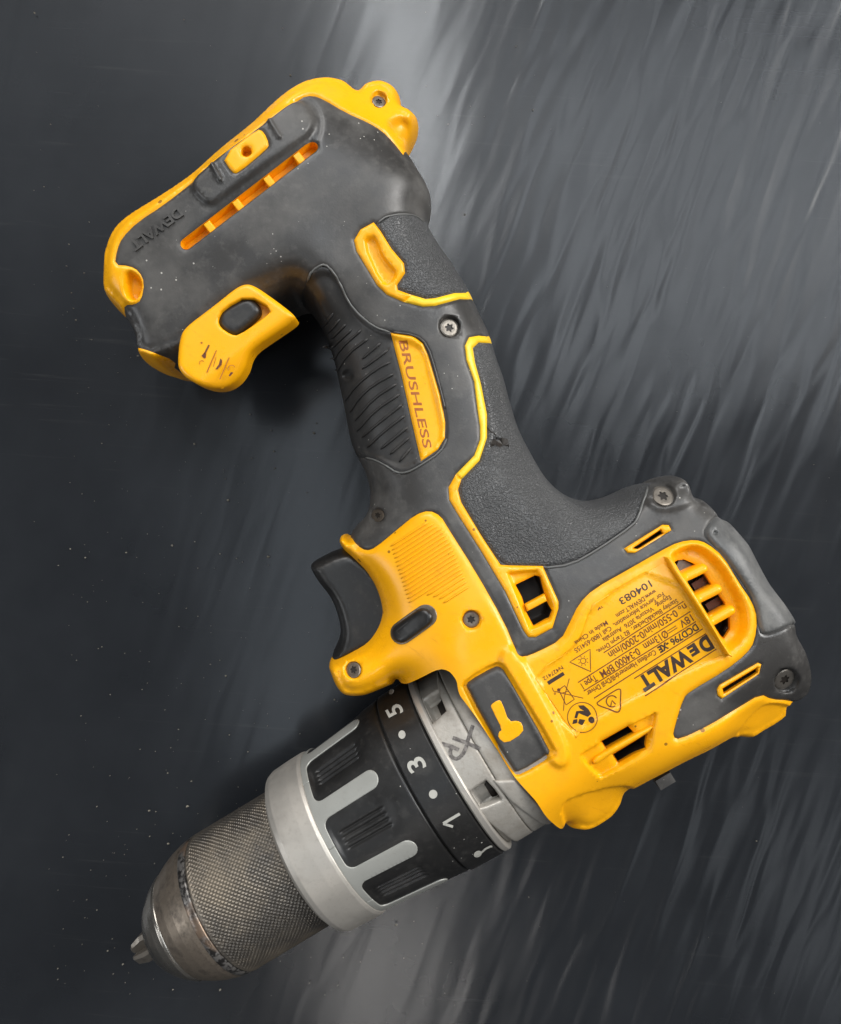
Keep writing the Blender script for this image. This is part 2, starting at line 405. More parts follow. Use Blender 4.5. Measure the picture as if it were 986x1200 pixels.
relief([(386,318),(400,336),(411,360),(425,376),(441,388),(456,394),(480,400),(498,410),(505,440),(518,495),(519,512),(512,524),(488,540),(470,548),(455,541),(440,533),(400,520),(360,420),(345,350),(366,322)], -4, 7)
relief([(340,120),(360,112),(374,124),(380,146),(372,172),(357,166),(366,150),(364,136),(356,124)], -2, 5)
SCREWS = [(444,116.5,9.3,7,'screw'),(527,382.5,12.5,8,'screw'),(442.5,604,9,6,'darksteel'),(778,581,13,7,'screw'),(922,797.5,14.5,6,'screw'),(552.6,726.5,11,7,'darksteel'),(414.3,785.5,10,6,'darksteel')]
for (x, y, r, dp, mm) in SCREWS: relief(circ(x, y, r), -dp, 2.2, 0)
relief(circ(838,624.5,2.2), -4, 2, 0); relief([(576,518),(582,513),(594,516),(596,525),(584,522),(577,525)], -4, 3, 0)

# ---- regions of the body --------------------------------------------------
ARC = []
REG = []  # name, material, polygon, edge width, offset
def region(name, mat, px, edge=3., off=0., groove=1.6, ch=1, hole=False, depth=30, wall='yellow', floor='void', label=None):
    p = chaikin(P2(px), ch); w = ccw(dens(hit(dens(p, 5)), 3.2))
    REG.append(dict(name=name, mat=mat, poly=w, edge=edge, off=off, groove=groove, hole=hole, depth=depth, wall=wall, floor=floor, label=label))
HOUSING = [(395,640),(397,632),(398,624),(405,621),(411.6,629),(418.5,639),(429.4,645.7),(440.4,641.6),(465,621),(487,603),(503.3,597.8),(517,604.6),(525,618),(558,670),(591,728),(604.6,760.7),
 (607,767),(614,770.5),(631,764),(658,750),(668,730),(679,707.6),(696,690.5),(736,668),(776,645),(796,635),(815.6,632.3),(829.5,636.4),(849,652),(866,681.5),(883,705.8),(889,725),(885.5,752),
 (876,766.7),(851.5,786),(810,810.5),(801.8,818.4),(792,851),(789.4,863.9),(797,867),(831,851),(863.4,831.4),(892.6,813.6),(905.6,820),(926,821),(940,826),(935,860),(880,885),(800,915),(740,955),(700,1000),(660,1000),
 (590,975),(540,915),(500,870),(474,832),(455,818),(430,830),(390,825),(375,780),(392,762),(420,740),(440,700),(420,665)]
region('housing', 'yellow', HOUSING, edge=6, off=1.5, groove=2.0)
LIME1 = [(580,395.5),(561.5,393),(550,395),(545,405),(547,422),(556,447),(560,480),(563,500),(563,515),(556,534),(534.7,555.6),(541,561.7),(562,540),(571,513),(571,485.6),(564,450),(557,424.6),(554.4,407.5),(561.5,401),(580,402.5)]
region('back_grip', 'pebble', [(554.4,405),(561.5,400.5),(577,402.5),(600,405),(640,520),(690,575),(758,560),(757.4,568.4),(753,585.4),(747.4,605),(742,614),(702,642),(669,660),(638,664),(610,663),(587,662),(565,628.6),(541,589),(537,574),(541,561.7),(562,540),(571,513),(571,485.6),(564,450),(557,424.6)], edge=4, off=1.0)
region('accent_strip', 'lime', [(580,395.5),(561.5,393),(550,395),(545,405),(547,422),(556,447),(560,480),(563,500),(563,515),(556,534),(534.7,555.6),(526,571),(527,586),(537.7,604),(565,647),(592.5,693),(614,739),(619.6,747),(628,747),(648,736),(655,713),(655,705),(642,676),(636.7,663.5),
  (597,662.7),(587,662),(565,628.6),(541,589),(537,574),(541,561.7),(562,540),(571,513),(571,485.6),(564,450),(557,424.6),(554.4,407.5),(561.5,401),(580,402.5)], edge=2.5, off=.8, ch=0)
REG[-1]['mat'] = 'yellow'
region('rear_bumper', 'bumper', [(843,602),(837,607),(830,615),(825,625),(833,636),(847,649),(871,683),(885,706),(891,740),(897,744),(912,740),(929,731),(945,728),(910,660),(865,590)], edge=4, off=3.0, label='scuffed rubber bumper across the rear corner, grazing light painted in as paler grey')
region('upper_grip', 'pebble', [(438,260),(442,262.7),(453.6,253),(470.6,250),(487.7,252),(496,259),(505,262),(560,330),(552,344),(546,343.7),(533,343),(510,349),(499,350),(482,345),(466.4,339.4),(465.5,333.7),(475,319.5),(473.5,308),(459,291)], edge=4, off=1.0)
region('accent_panel', 'yellow', [(438,260),(422.4,268.4),(415,281),(418,294),(442,333.7),(453.6,345),(473.5,353.6),(496,359),(510,358),(539,350),(558,351),(556,343),(546,343),(533,343),(510,349),(499,350),(482,345),(466.4,339.4),(465.5,333.7),(475,319.5),(473.5,308),(459,291),(446,270)], edge=2.5, off=.8, ch=0)
region('accent_line', 'lime', LIME1, edge=2, off=.8, ch=0)
region('accent_line', 'lime', [(473.5,353.6),(496,359),(510,358),(539,350),(558,351),(556,343),(546,343),(533,343),(510,349),(499,350),(482,345)], edge=2, off=.8, ch=0)
region('side_grip', 'rubber_dark', [(350,345),(360,331),(365.6,316.7),(377,309.6),(385.4,312.4),(397,328),(408,353.6),(422.4,370.6),(439.4,383.4),(458,389),(487.7,393.4),(500.5,404.7),(510,436),(521,479.5),(524,513),(516.5,528),(492,545),(477,554),(464.7,554),(454,546.5),(440.4,539),(422,536),(400,534),(370,440)], edge=3, off=-.5)
region('badge', 'yellow', [(458,389.5),(472,391.5),(485,393.4),(496,402),(502,416),(516.5,464),(522,494.8),(521.5,513),(513.4,526.7),(493.6,540.4),(482,490),(471,440)], edge=3, off=1.8, ch=0)
region('foot_rim', 'yellow', [(151,378),(146,368),(145.6,357),(157,356.7),(165.4,351),(169,331),(162.6,317),(151,311),(134,310),(136.5,293),(142.6,278),(161,259.5),(191,240),(228,211),(264,180),(301,154.5),(331,130),(352.5,113.5),(366,111),(379,115.6),(405.5,131.4),(432,143),(447.7,152.5),(461,165.7),(476.7,186),(505,165),(490,110),(460,80),(380,75),(250,150),(110,250),(105,340)], edge=4, off=.8)
region('lower_rim', 'yellow', [(160,407),(175,411),(206,423),(210,437),(222,453),(216,460),(180,445),(160,425)], edge=3, off=1)
region('screw_pad', 'yellow', [(261,185),(302,153),(310,156),(316.6,171),(313,177),(279.5,205),(273,204)], edge=2, off=.5)
region('slot_frame', 'yellow', [(732,643),(736,648),(744.6,648),(787.5,621.4),(784.4,615.5),(777,615)], edge=1.5, off=.8, ch=0)
region('slot_frame', 'yellow', [(841,808),(841.7,815.3),(846.6,819.5),(890.4,790),(893,778.8),(889,777),(844,803)], edge=1.5, off=.8, ch=0)
# openings
region('hole', 'void', [(742,642.5),(749,643.3),(778,625.2),(775,620.5)], hole=True, depth=22, ch=0, groove=.6)
region('hole', 'void', [(847.5,807),(849,813.5),(888.5,788.8),(888.5,782)], hole=True, depth=22, ch=0, groove=.6)
region('hole', 'void', [(605.4,686),(628,675),(634,676),(639.5,695),(642.4,705),(648,716),(645,724.6),(626.7,734.5),(618,717.5),(613,700)], hole=True, depth=34, ch=0, groove=.6)
region('hole', 'void', [(795,660),(800,657.5),(807.6,656.5),(820,662),(833,675),(840,686),(849,698),(856,708),(862,727),(862.6,740),(855.5,751),(851,747),(830,716)], hole=True, depth=26, ch=0, groove=.6)
region('hole', 'void', [(706,868.7),(737,851.5),(745,860.6),(712.5,878.5)], hole=True, depth=30, ch=0, groove=.6)
region('hole', 'void', [(720.6,886),(761,861.5),(758,878),(727,896)], hole=True, depth=30, ch=0, groove=.6)
SL0, SL1 = (217.5,286), (366,171)
region('slot', 'yellow', capsule((218,285.5), (366,171.5), 6.6), hole=True, depth=17, ch=0, groove=1., wall='yellow', floor='yellow')
region('hole', 'void', circ(290,179.5,5.8,18), hole=True, depth=14, ch=0, groove=.6, floor='yellow')

def Hs(p):
    """finished surface: reliefs plus the step of the region a point lies in"""
    h = Hf(p); ow = np.full(len(p), -1)
    for i, r in enumerate(REG):
        if r['hole']: continue
        lo, hi = r['poly'].min(0), r['poly'].max(0)
        if (p.max(0) < lo).any() or (p.min(0) > hi).any(): continue
        ow[inside(p, r['poly'])] = i
    for i in np.unique(ow):
        if i < 0: continue
        r = REG[i]; m = ow == i
        d = segdist(p[m], r['poly'], np.roll(r['poly'], -1, 0))
        h[m] += -r['groove'] + (r['groove'] + r['off']) * sm(d / r['edge']) ** .6
    return h

def cdt(pts, edges):
    r = delaunay_2d_cdt([Vector(p) for p in pts.tolist()], edges, [], 0, 1e-3, False)
    v = np.array([tuple(q) for q in r[0]]); f = [tuple(x) for x in r[2]]
    return v, f

def loop_edges(start, n): return [(start + i, start + (i + 1) % n) for i in range(n)]

def build_body():
    mid = dens(globals()['mid'], 2.0)
    pts = [mid]; edges = loop_edges(0, len(mid)); n0 = len(mid)
    free = []
    nm = normals(mid)
    for d in (.5, 1.2, 2.2, 3.6, 5.5, 9, 13, 20):
        free.append((mid - nm * d)[::(1 if d < 6 else 2)])
    nrim = len(np.vstack(free))
    for r in REG:
        p = r['poly']; pts.append(p); edges += loop_edges(n0, len(p)); n0 += len(p)
        nn = normals(p)
        ds = (1.0, 2.4, 4.2) if not r['hole'] else (1.2,)
        for d in ds: free += [p - nn * d, p + nn * d]
    for poly, h, w in RELIEF:
        q = dens(poly, 3); nn = normals(q)
        for k in (-.5, -.2, .2, .5): free.append(q - nn * k * w)
    g = np.stack(np.meshgrid(np.arange(-400, 480, 3.6), np.arange(-400, 540, 3.6), indexing='ij'), -1).reshape(-1, 2)
    g += rng.uniform(-.4, .4, g.shape)
    free.append(g)
    fr = np.vstack(free); isr = np.arange(len(fr)) < nrim; k_ = inside(fr, mid); fr = fr[k_]; isr = isr[k_]
    allseg = np.vstack([mid] + [r['poly'] for r in REG]); alln = np.vstack([np.roll(mid, -1, 0)] + [np.roll(r['poly'], -1, 0) for r in REG])
    REGA = np.vstack([r['poly'] for r in REG]); REGB = np.vstack([np.roll(r['poly'], -1, 0) for r in REG])
    dd = segdist(fr, allseg, alln, 1500); k_ = (dd > .45) | (isr & (segdist(fr, REGA, REGB, 1500) > .45) & (dd > .12)); fr = fr[k_]; isr = isr[k_]
    # thin out near duplicates
    rimp = fr[isr]; rest = fr[~isr]; rest = rest[segdist(rest, SA, SB, 1500) > 6]
    key = np.round(rest / 1.1).astype(int); _, ui = np.unique(key, axis=0, return_index=True); fr = np.vstack([rimp, rest[ui]])
    pts.append(fr); P = np.vstack(pts)
    v, f = cdt(P, edges)
    f = np.array([x for x in f if len(x) == 3])
    cen = v[f].mean(1); m = inside(cen, mid); f = f[m]; cen = cen[m]
    part = np.zeros(len(f), int)
    for i, r in enumerate(REG): part[inside(cen, r['poly'])] = i + 1
    # winding up
    a = v[f[:, 1]] - v[f[:, 0]]; b = v[f[:, 2]] - v[f[:, 0]]
    fl = (a[:, 0] * b[:, 1] - a[:, 1] * b[:, 0]) < 0; f[fl] = f[fl][:, ::-1]
    # seams
    ed = {}
    for k in range(3):
        for i, (s, t) in enumerate(zip(f[:, k], f[:, (k + 1) % 3])):
            ed.setdefault((min(s, t), max(s, t)), []).append((i, s, t))
    seam = {}
    holes = {}
    for e, l in ed.items():
        if len(l) == 2 and part[l[0][0]] != part[l[1][0]]:
            for (i, s, t) in l:
                seam.setdefault(part[i], []).append(e)
                if part[i] > 0 and REG[part[i] - 1]['hole']: holes.setdefault(part[i], []).append((s, t))
    H = Hf(v.copy())
    # midplane outline of silhouette must sit on the mid plane
    groups = [('handle_body', 'rubber', 3.0, 0.0, 1.6, None, 0, None)]
    for i, r in enumerate(REG): groups.append((r['name'], r['mat'], r['edge'], r['off'], r['groove'], r, i + 1, r['label']))
    for (name, mat, edge, off, groove, r, idx, lab) in groups:
        fs = f[part == idx]
        if len(fs) == 0: print('EMPTY region', name, idx); continue
        if r is not None and r['hole']:
            build_well(v, fs, holes.get(idx, []), H, r); continue
        vi = np.unique(fs); mp = -np.ones(len(v), int); mp[vi] = np.arange(len(vi))
        xy = v[vi]; z = H[vi].copy()
        se = seam.get(idx, [])
        rim = segdist(xy, SA, SB)
        if se:
            se = np.array(se); d = segdist(xy, v[se[:, 0]], v[se[:, 1]])
            prof = sm(np.clip(d / edge, 0, 1)) ** .6
            dz = -groove + (groove + off) * prof
        else: dz = np.full(len(xy), off)
        z += dz * np.clip((z - ZM) / 40, 0, 1)
        z[rim < .05] = ZM
        top = np.column_stack([xy, z]); F2 = fs
        bot = np.column_stack([xy, 2 * ZM - z])
        onrim = rim < .05
        remap = np.arange(len(vi)) + len(vi); remap[onrim] = np.where(onrim)[0]
        ft = mp[fs]; fb = remap[ft][:, ::-1]
        # walls along the cut front edge
        if onrim.any(): mk(name, np.vstack([top, bot]), np.vstack([ft, fb]).tolist(), mat, drill, label=lab)
        else: mk(name, top, ft.tolist(), mat, drill, label=lab)

def build_well(v, fs, eds, H, r):
    """side walls and floor of an opening in the shell"""
    ids = sorted({i for e in eds for i in e}); mp = {i: k for k, i in enumerate(ids)}
    if not ids: return
    top = np.array([[v[i][0], v[i][1], H[i] - r['groove'] * .9] for i in ids])
    cen = top[:, :2].mean(0)
    n = len(ids)
    w = [(mp[s], mp[s] + n, mp[t] + n, mp[t]) for s, t in eds]
    d1 = r['depth'] if r['floor'] == r['wall'] else min(5.5, r['depth'])
    b1 = top.copy(); b1[:, 2] -= d1
    mk('opening_wall', np.vstack([top, b1]), w, r['wall'], drill, smooth=False)
    if d1 < r['depth']:
        b2 = top.copy(); b2[:, 2] -= r['depth']
        mk('opening_wall', np.vstack([b1, b2]), w, 'void', drill, smooth=False)
    vi = np.unique(fs); mq = -np.ones(len(v), int); mq[vi] = np.arange(len(vi))
    z = H[vi] - r['depth'] + .2
    mk('opening_floor', np.column_stack([v[vi], z]), mq[fs].tolist(), r['floor'], drill)

build_body()

# ---------------------------------------------------------------- patches laid on the body
def patch(name, px, h, mat, edge=3., skirt=4., ch=1, base=None, step=3.5, smooth_p=None, parent=drill, label=None, lift=0., flat=False, raw=False):
    p = P2(px) if raw else chaikin(P2(px), ch)
    w = ccw(dens(hit(dens(p, 5)), 2.6)); nn = normals(w)
    free = [w - nn * k for k in (.7, edge * .5, edge)]
    lo, hi = w.min(0), w.max(0)
    g = np.stack(np.meshgrid(np.arange(lo[0], hi[0], step), np.arange(lo[1], hi[1], step), indexing='ij'), -1).reshape(-1, 2)
    fr = np.vstack(free + [g]); fr = fr[sdf(fr, w) < -.4]
    v, f = cdt(np.vstack([w, fr]), loop_edges(0, len(w)))
    f = np.array([x for x in f if len(x) == 3]); f = f[inside(v[f].mean(1), w)]
    a = v[f[:, 1]] - v[f[:, 0]]; b = v[f[:, 2]] - v[f[:, 0]]
    fl = (a[:, 0] * b[:, 1] - a[:, 1] * b[:, 0]) < 0; f[fl] = f[fl][:, ::-1]
    d = -sdf(v, w); d[d < 0] = 0
    bh = Hs(v.copy()) if base is None else np.full(len(v), float(base))
    t = np.clip(d / edge, 0, 1); z = bh + lift + h * (1 - (1 - t) ** 2) ** .5
    # boundary skirt
    nb = len(v)
    ec = {}
    for k in range(3):
        for s, t2 in zip(f[:, k], f[:, (k + 1) % 3]): ec[(s, t2)] = 1
    be = [(s, t2) for (s, t2) in ec if (t2, s) not in ec]
    ids = sorted({i for e in be for i in e}); mp = {i: nb + k for k, i in enumerate(ids)}
    sk = np.array([[v[i][0], v[i][1], z[i] - skirt] for i in ids])
    V = np.vstack([np.column_stack([v, z]), sk])
    Fc = f.tolist() + [(t2, s, mp[s], mp[t2]) for s, t2 in be]
    return mk(name, V, Fc, mat, parent, label=label)

def tube(name, px, r, mat, lift=0., ns=6, parent=drill, ch=1, zs=None):
    """a thin rounded bead lying on the body along a line of photo points"""
    p = dens(chaikin(P2(px), ch, False), 4, False)
    w = hit(p); z = Hs(w.copy()) + lift
    c = np.column_stack([w, z]); n = len(c)
    t = np.gradient(c, axis=0); t /= np.linalg.norm(t, axis=1)[:, None] + 1e-9
    s = np.cross(t, [0, 0, 1.]); s /= np.linalg.norm(s, axis=1)[:, None] + 1e-9; up = np.cross(s, t)
    V = []; Fc = []
    for i in range(n):
        k = r * (0.35 if i in (0, n - 1) else 1)
        for j in range(ns):
            a = 2 * math.pi * j / ns; V.append(c[i] + k * (math.cos(a) * s[i] + math.sin(a) * up[i]))
    for i in range(n - 1):
        for j in range(ns):
            a, b = i * ns + j, i * ns + (j + 1) % ns; Fc.append((a, b, b + ns, a + ns))
    Fc += [tuple(range(ns))[::-1], tuple(range((n - 1) * ns, n * ns))]
    return mk(name, V, Fc, mat, parent)

# text -------------------------------------------------------------------
_tc = {}
def glyphs(body, bold=0., extrude=0., shear=0.):
    key = (body, bold, extrude, shear)
    if key in _tc: return _tc[key]
    cu = bpy.data.curves.new('t', 'FONT'); cu.body = body; cu.size = 1; cu.offset = bold; cu.extrude = extrude; cu.shear = shear
    cu.resolution_u = 4
    ob = bpy.data.objects.new('t', cu); COL.objects.link(ob)
    dg = bpy.context.evaluated_depsgraph_get(); dg.update()
    me = bpy.data.meshes.new_from_object(ob.evaluated_get(dg))
    v = np.array([tuple(q.co) for q in me.vertices]); f = [tuple(p.vertices) for p in me.polygons]
    bpy.data.objects.remove(ob); bpy.data.curves.remove(cu); bpy.data.meshes.remove(me)
    _tc[key] = (v, f); return v, f
CAPH = None
def text(name, body, A, B, cap, mat, bold=.008, extrude=0., shear=0., surf=None, lift=.35, parent=drill, h=None):
    global CAPH
    v, f = glyphs(body, bold, .5 if h else 0., shear)
    if len(v) == 0: return
    if CAPH is None:
        vv_, _ = glyphs('H'); CAPH = vv_[:, 1].max()
    A = P2(A); B = P2(B); d = B - A; L = np.linalg.norm(d); d = d / L
    up = np.array([d[1], -d[0]])            # image coordinates, y down: ccw from reading direction
    x0, x1 = v[:, 0].min(), v[:, 0].max()
    X = (v[:, 0] - x0) / (x1 - x0) * L; Y = v[:, 1] / CAPH * cap
    px = A + X[:, None] * d + Y[:, None] * up
    if surf is None:
        w = hit(px); z = Hs(w.copy()) + lift + ((v[:, 2] + .5) * h - .5 if h else 0)
        V = np.column_stack([w, z])
    else:
        V = surf(px, lift + ((v[:, 2] + .5) * h - .5 if h else 0))
    return mk(name, V, f, mat, parent, smooth=False)
def stroke(name, pts, wd, mat, surf=None, closed=False, lift=.35, parent=drill):
    p = P2(pts)
    p = dens(p, 5, closed); n = len(p)
    if closed: t = np.roll(p, -1, 0) - np.roll(p, 1, 0)
    else: t = np.gradient(p, axis=0)
    t /= np.linalg.norm(t, axis=1)[:, None] + 1e-9; nn = np.stack([-t[:, 1], t[:, 0]], 1)
    q = np.vstack([p + nn * wd / 2, p - nn * wd / 2])
    if surf is None: w = hit(q); V = np.column_stack([w, Hs(w.copy()) + lift])
    else: V = surf(q, lift)
    Fc = [(i, i + n, (i + 1) % n + n, (i + 1) % n) for i in range(n if closed else n - 1)]
    return mk(name, V, Fc, mat, parent, smooth=False)
def fill(name, pts, mat, surf=None, lift=.35):
    p = dens(P2(pts), 3)
    w = hit(p) if surf is None else None
    V = np.column_stack([w, Hs(w.copy()) + lift]) if surf is None else surf(p, lift)
    q = V[:, :2]; q2 = ccw(q) ; v, f = cdt(q, loop_edges(0, len(q))); f = [x for x in f if len(x) == 3]
    f = [x for x, i in zip(f, inside(v[np.array(f)].mean(1), q)) if i]
    if len(v) != len(q): v = v[:len(q)]; f = [x for x in f if max(x) < len(q)]
    return mk(name, V, f, mat, drill, smooth=False)

# ---------------------------------------------------------------- screws
def screw(px, py, r, dp, mat):
    w = hit([(px, py)]); x, y = w[0]; z = Hs(w.copy())[0]; R = r * .84
    T = bpy.data.objects
    V, Fc = [], []
    ns = 24
    prof = [(R, -2.5), (R, .4), (R * .93, 1.3), (R * .80, 1.8), (R * .60, 1.9)]
    for (pr, pz) in prof:
        for j in range(ns):
            a = 2 * math.pi * j / ns; V.append((x + pr * math.cos(a), y + pr * math.sin(a), z + pz))
    for i in range(len(prof) - 1):
        for j in range(ns):
            a, b = i * ns + j, i * ns + (j + 1) % ns; Fc.append((a, b, b + ns, a + ns))
    base = len(V); ph = random.uniform(0, 1)
    for lev in (1.8, .4):
        for j in range(ns):
            a = 2 * math.pi * j / ns; k = R * (.40 + .10 * math.cos(6 * a + ph * 6)); V.append((x + k * math.cos(a), y + k * math.sin(a), z + lev))
    o0 = (len(prof) - 1) * ns
    for j in range(ns):
        a, b = j, (j + 1) % ns
        Fc.append((o0 + a, o0 + b, base + b, base + a)); Fc.append((base + a, base + b, base + ns + b, base + ns + a))
    q4 = H0(np.array([(x + 7, y), (x - 7, y), (x, y + 7), (x, y - 7)], float)); gx_, gy_ = (q4[0] - q4[1]) / 14, (q4[2] - q4[3]) / 14
    V = [(a_, b_, c_ + gx_ * (a_ - x) + gy_ * (b_ - y)) for a_, b_, c_ in V]
    s = mk('screw', V, Fc, mat, drill, smooth=False)
    fl = [(x + R * .5 * math.cos(2 * math.pi * j / 12), y + R * .5 * math.sin(2 * math.pi * j / 12), z + .45) for j in range(12)]
    fl = [(a_, b_, c_ + gx_ * (a_ - x) + gy_ * (b_ - y)) for a_, b_, c_ in fl]
    mk('socket', fl, [tuple(range(12))], 'void', s, smooth=False)
for sc in SCREWS: screw(*sc)

# ---------------------------------------------------------------- foot details
for k, (cx, cy) in enumerate([(246,265.6),(279.5,240),(316,212),(351,185)]):
    patch('slot_rib', [(cx + a * .79 + b * .61, cy - a * .61 + b * .79) for a, b in ((-4.5, -7.6), (4.5, -7.6), (4.5, 7.6), (-4.5, 7.6))], 1, 'yellow', edge=1.2, skirt=16, lift=-2.5, ch=0)
HOLE = [(254.5,374.5),(261,361.5),(290.5,345.5),(320,362),(307,374),(279,393),(270.5,391.8),(257.5,383)]
def slab(name, px, hole, zt, edge, mat, skirt=24, tilt=None):
    w = ccw(dens(px2mid(chaikin(P2(px), 2), zt), 2.2)); nn = normals(w); pts = [w]; ed_ = loop_edges(0, len(w))
    free = [w - nn * k for k in (.5, 1.4, edge * .45, edge * .75, edge)]
    if hole is not None:
        hl = ccw(dens(px2mid(chaikin(P2(hole), 1), zt), 2.2)); pts.append(hl); ed_ += loop_edges(len(w), len(hl)); hn = normals(hl); free += [hl + hn * k for k in (.5, 1.3, 2.4)]
    g = np.stack(np.meshgrid(np.arange(w[:, 0].min(), w[:, 0].max(), 3.2), np.arange(w[:, 1].min(), w[:, 1].max(), 3.2), indexing='ij'), -1).reshape(-1, 2)
    fr = np.vstack(free + [g]); fr = fr[sdf(fr, w) < -.3]
    if hole is not None: fr = fr[sdf(fr, hl) > .3]
    v, f = cdt(np.vstack(pts + [fr]), ed_); f = np.array([x for x in f if len(x) == 3]); c = v[f].mean(1)
    k = inside(c, w)
    if hole is not None: k &= ~inside(c, hl)
    f = f[k]; a = v[f[:, 1]] - v[f[:, 0]]; b = v[f[:, 2]] - v[f[:, 0]]
    fl = (a[:, 0] * b[:, 1] - a[:, 1] * b[:, 0]) < 0; f[fl] = f[fl][:, ::-1]
    d = np.maximum(-sdf(v, w), 0); t = np.clip(d / edge, 0, 1); z = zt - edge * (1 - (1 - (1 - t) ** 2) ** .5)
    if hole is not None:
        dh = np.maximum(sdf(v, hl), 0); z -= 1.6 * (1 - np.clip(dh / 2, 0, 1)) ** 2
    if tilt is not None:
        (x0, y0), (nx, ny), am = tilt; q = (v - px2mid([(x0, y0)], zt)[0]) @ np.array([nx, -ny]); z -= am * sm(q / 26)
    ec = {}
    for q in range(3):
        for a_, b_ in zip(f[:, q], f[:, (q + 1) % 3]): ec[(a_, b_)] = 1
    be = [(a_, b_) for (a_, b_) in ec if (b_, a_) not in ec]; ids = sorted({x for e in be for x in e}); mp = {x: len(v) + q for q, x in enumerate(ids)}
    sk = np.array([[v[x][0], v[x][1], z[x] - (skirt if d[x] < .05 else 16)] for x in ids])
    return mk(name, np.vstack([np.column_stack([v, z]), sk]), f.tolist() + [(b_, a_, mp[a_], mp[b_]) for a_, b_ in be], mat, drill)
LZ = 221.
slab('light_housing', [(206.6,424),(209.5,393.6),(216.6,382),(239,365),(256,352),(273,338),(284.7,331.5),(296,332.3),(319,348),(345,368),(345,372),(338,378),(316,393),(296,407),(289,417),(285,430),(274,445),(258,454),(239,453.5),(219,444),(209,434)], HOLE, LZ, 6, 'yellow', tilt=((300,392),(.62,.78),9))
slab('recess_floor', [(252,374),(259,359),(290.5,342),(324,362),(309,377),(279,397),(268,395),(254,385)], None, LZ - 15, 1, 'yellow', skirt=6)
slab('light_switch', [(254,375),(259.5,362.5),(287,347),(299,351),(306,362),(302,371),(281,389.5),(271,392.5),(258,384)], None, LZ - 2.5, 7, 'black', skirt=14)
text('embossed_lettering', 'DEWALT', (209,243), (152.5,285.5), 11.5, 'rubber', bold=.03, h=3.0, lift=-.3)
def flat_surf(px, lift):
    px = P2(px); w = px2mid(px, LZ); return np.column_stack([w, np.full(len(px), LZ + .4) + lift * .5])
stroke('indicator_mark', [(254,410.6),(242.7,436.8)], 1.1, 'badge_print', lift=.5, surf=flat_surf); stroke('indicator_mark', [(269,419),(258,444.6)], 1.1, 'badge_print', lift=.5, surf=flat_surf)
stroke('indicator_mark', [(245.4,404.3),(240.4,414.5)], 1.8, 'print', lift=.5, surf=flat_surf); fill('indicator_mark', [(236.6,417),(240,413),(242,414.8),(241.5,419.4),(239.5,420.2)], 'print', lift=.5, surf=flat_surf)
fill('indicator_mark', [(258.7,420),(260.8,422.3),(260,427.6),(255,433),(253,432.6),(257,427)], 'print', lift=.5, surf=flat_surf)
fill('indicator_mark', [(271,436),(274,436.8),(269.7,441.5),(268.3,440.4)], 'print', lift=.5, surf=flat_surf); stroke('indicator_mark', circ(271.8,432.4,4.3,14)[6:], .8, 'badge_print', lift=.5, surf=flat_surf)
stroke('indicator_mark', circ(237,425.5,3,10)[4:], .7, 'badge_print', lift=.5, surf=flat_surf); fill('indicator_mark', circ(236.6,401.8,1.3,8), 'badge_print', lift=.5, surf=flat_surf)
stroke('indicator_mark', [(253.5,418.5),(252,424),(250.5,430)], .6, 'badge_print', lift=.5, surf=flat_surf)

# ---------------------------------------------------------------- grip ribs, beads
RB = [((405,379),(388,396)),((412,385),(390,405),(384,416)),((423,386),(398,408),(390,424)),((431,396),(407,414),(394,436)),((446,401),(424,420)),((455,409),(424,432)),
 ((458,423),(440,432),(416,452),(404,470)),((462,437),(438,450),(420,466),(410,483)),((465,449),(438,466),(416,492)),((469,461),(440,480),(418,505)),((472,473),(444,495),(424,512)),((475,486),(450,505),(430,524)),((478,500),(446,526)),((480,512),(457,532)),((482,524),(468,541)),
 ((398,373),(384,390)),((390,366),(379,382))]
for q in RB: tube('grip_rib', q, 1.7, 'rubber_dark', lift=.35)
for k in range(12): fill('grip_dimple', circ(455.5+k*2.75, 407+k*12.3, 1.3, 8), 'void')
tube('grip_edge_bead', [(360,330),(365.6,316.7),(377,309.6),(385.4,312.4),(397,328),(408,353.6),(422.4,370.6),(439.4,383.4),(457,389)], 1.3, 'lip', lift=.4)
tube('grip_edge_bead', [(428,536),(440.4,539),(454,546.5),(464.7,554),(477,554),(492,546),(516.5,530),(524,514)], 1.2, 'lip', lift=.2)
tube('grip_edge_bead', [(638,665.5),(669,662),(702,643),(742,615.5),(748.5,605),(754.5,585.4),(758.5,570)], 1.3, 'lip', lift=.6)
tube('grip_edge_bead', [(442,262),(453.6,253),(470.6,250),(487.7,252),(497,260)], 1.1, 'lip', lift=.3)
tube('badge_edge_bead', [(459,389),(487.7,392.6),(501,404),(511,436),(522,479.5)], 1.1, 'rubber', lift=.6)
text('lettering', 'BRUSHLESS', (467.6,399), (497,526), 9.5, 'badge_print', shear=.12, bold=.01)

fill('grip_chip', [(575,517),(580,514),(583,517),(588,513),(595,515),(597,524),(590,521),(586,525),(581,521),(575,524)], 'void', lift=.5)
tube('grip_tear', [(571,500),(575,506),(580,508),(583,515)], .7, 'void', lift=.1)
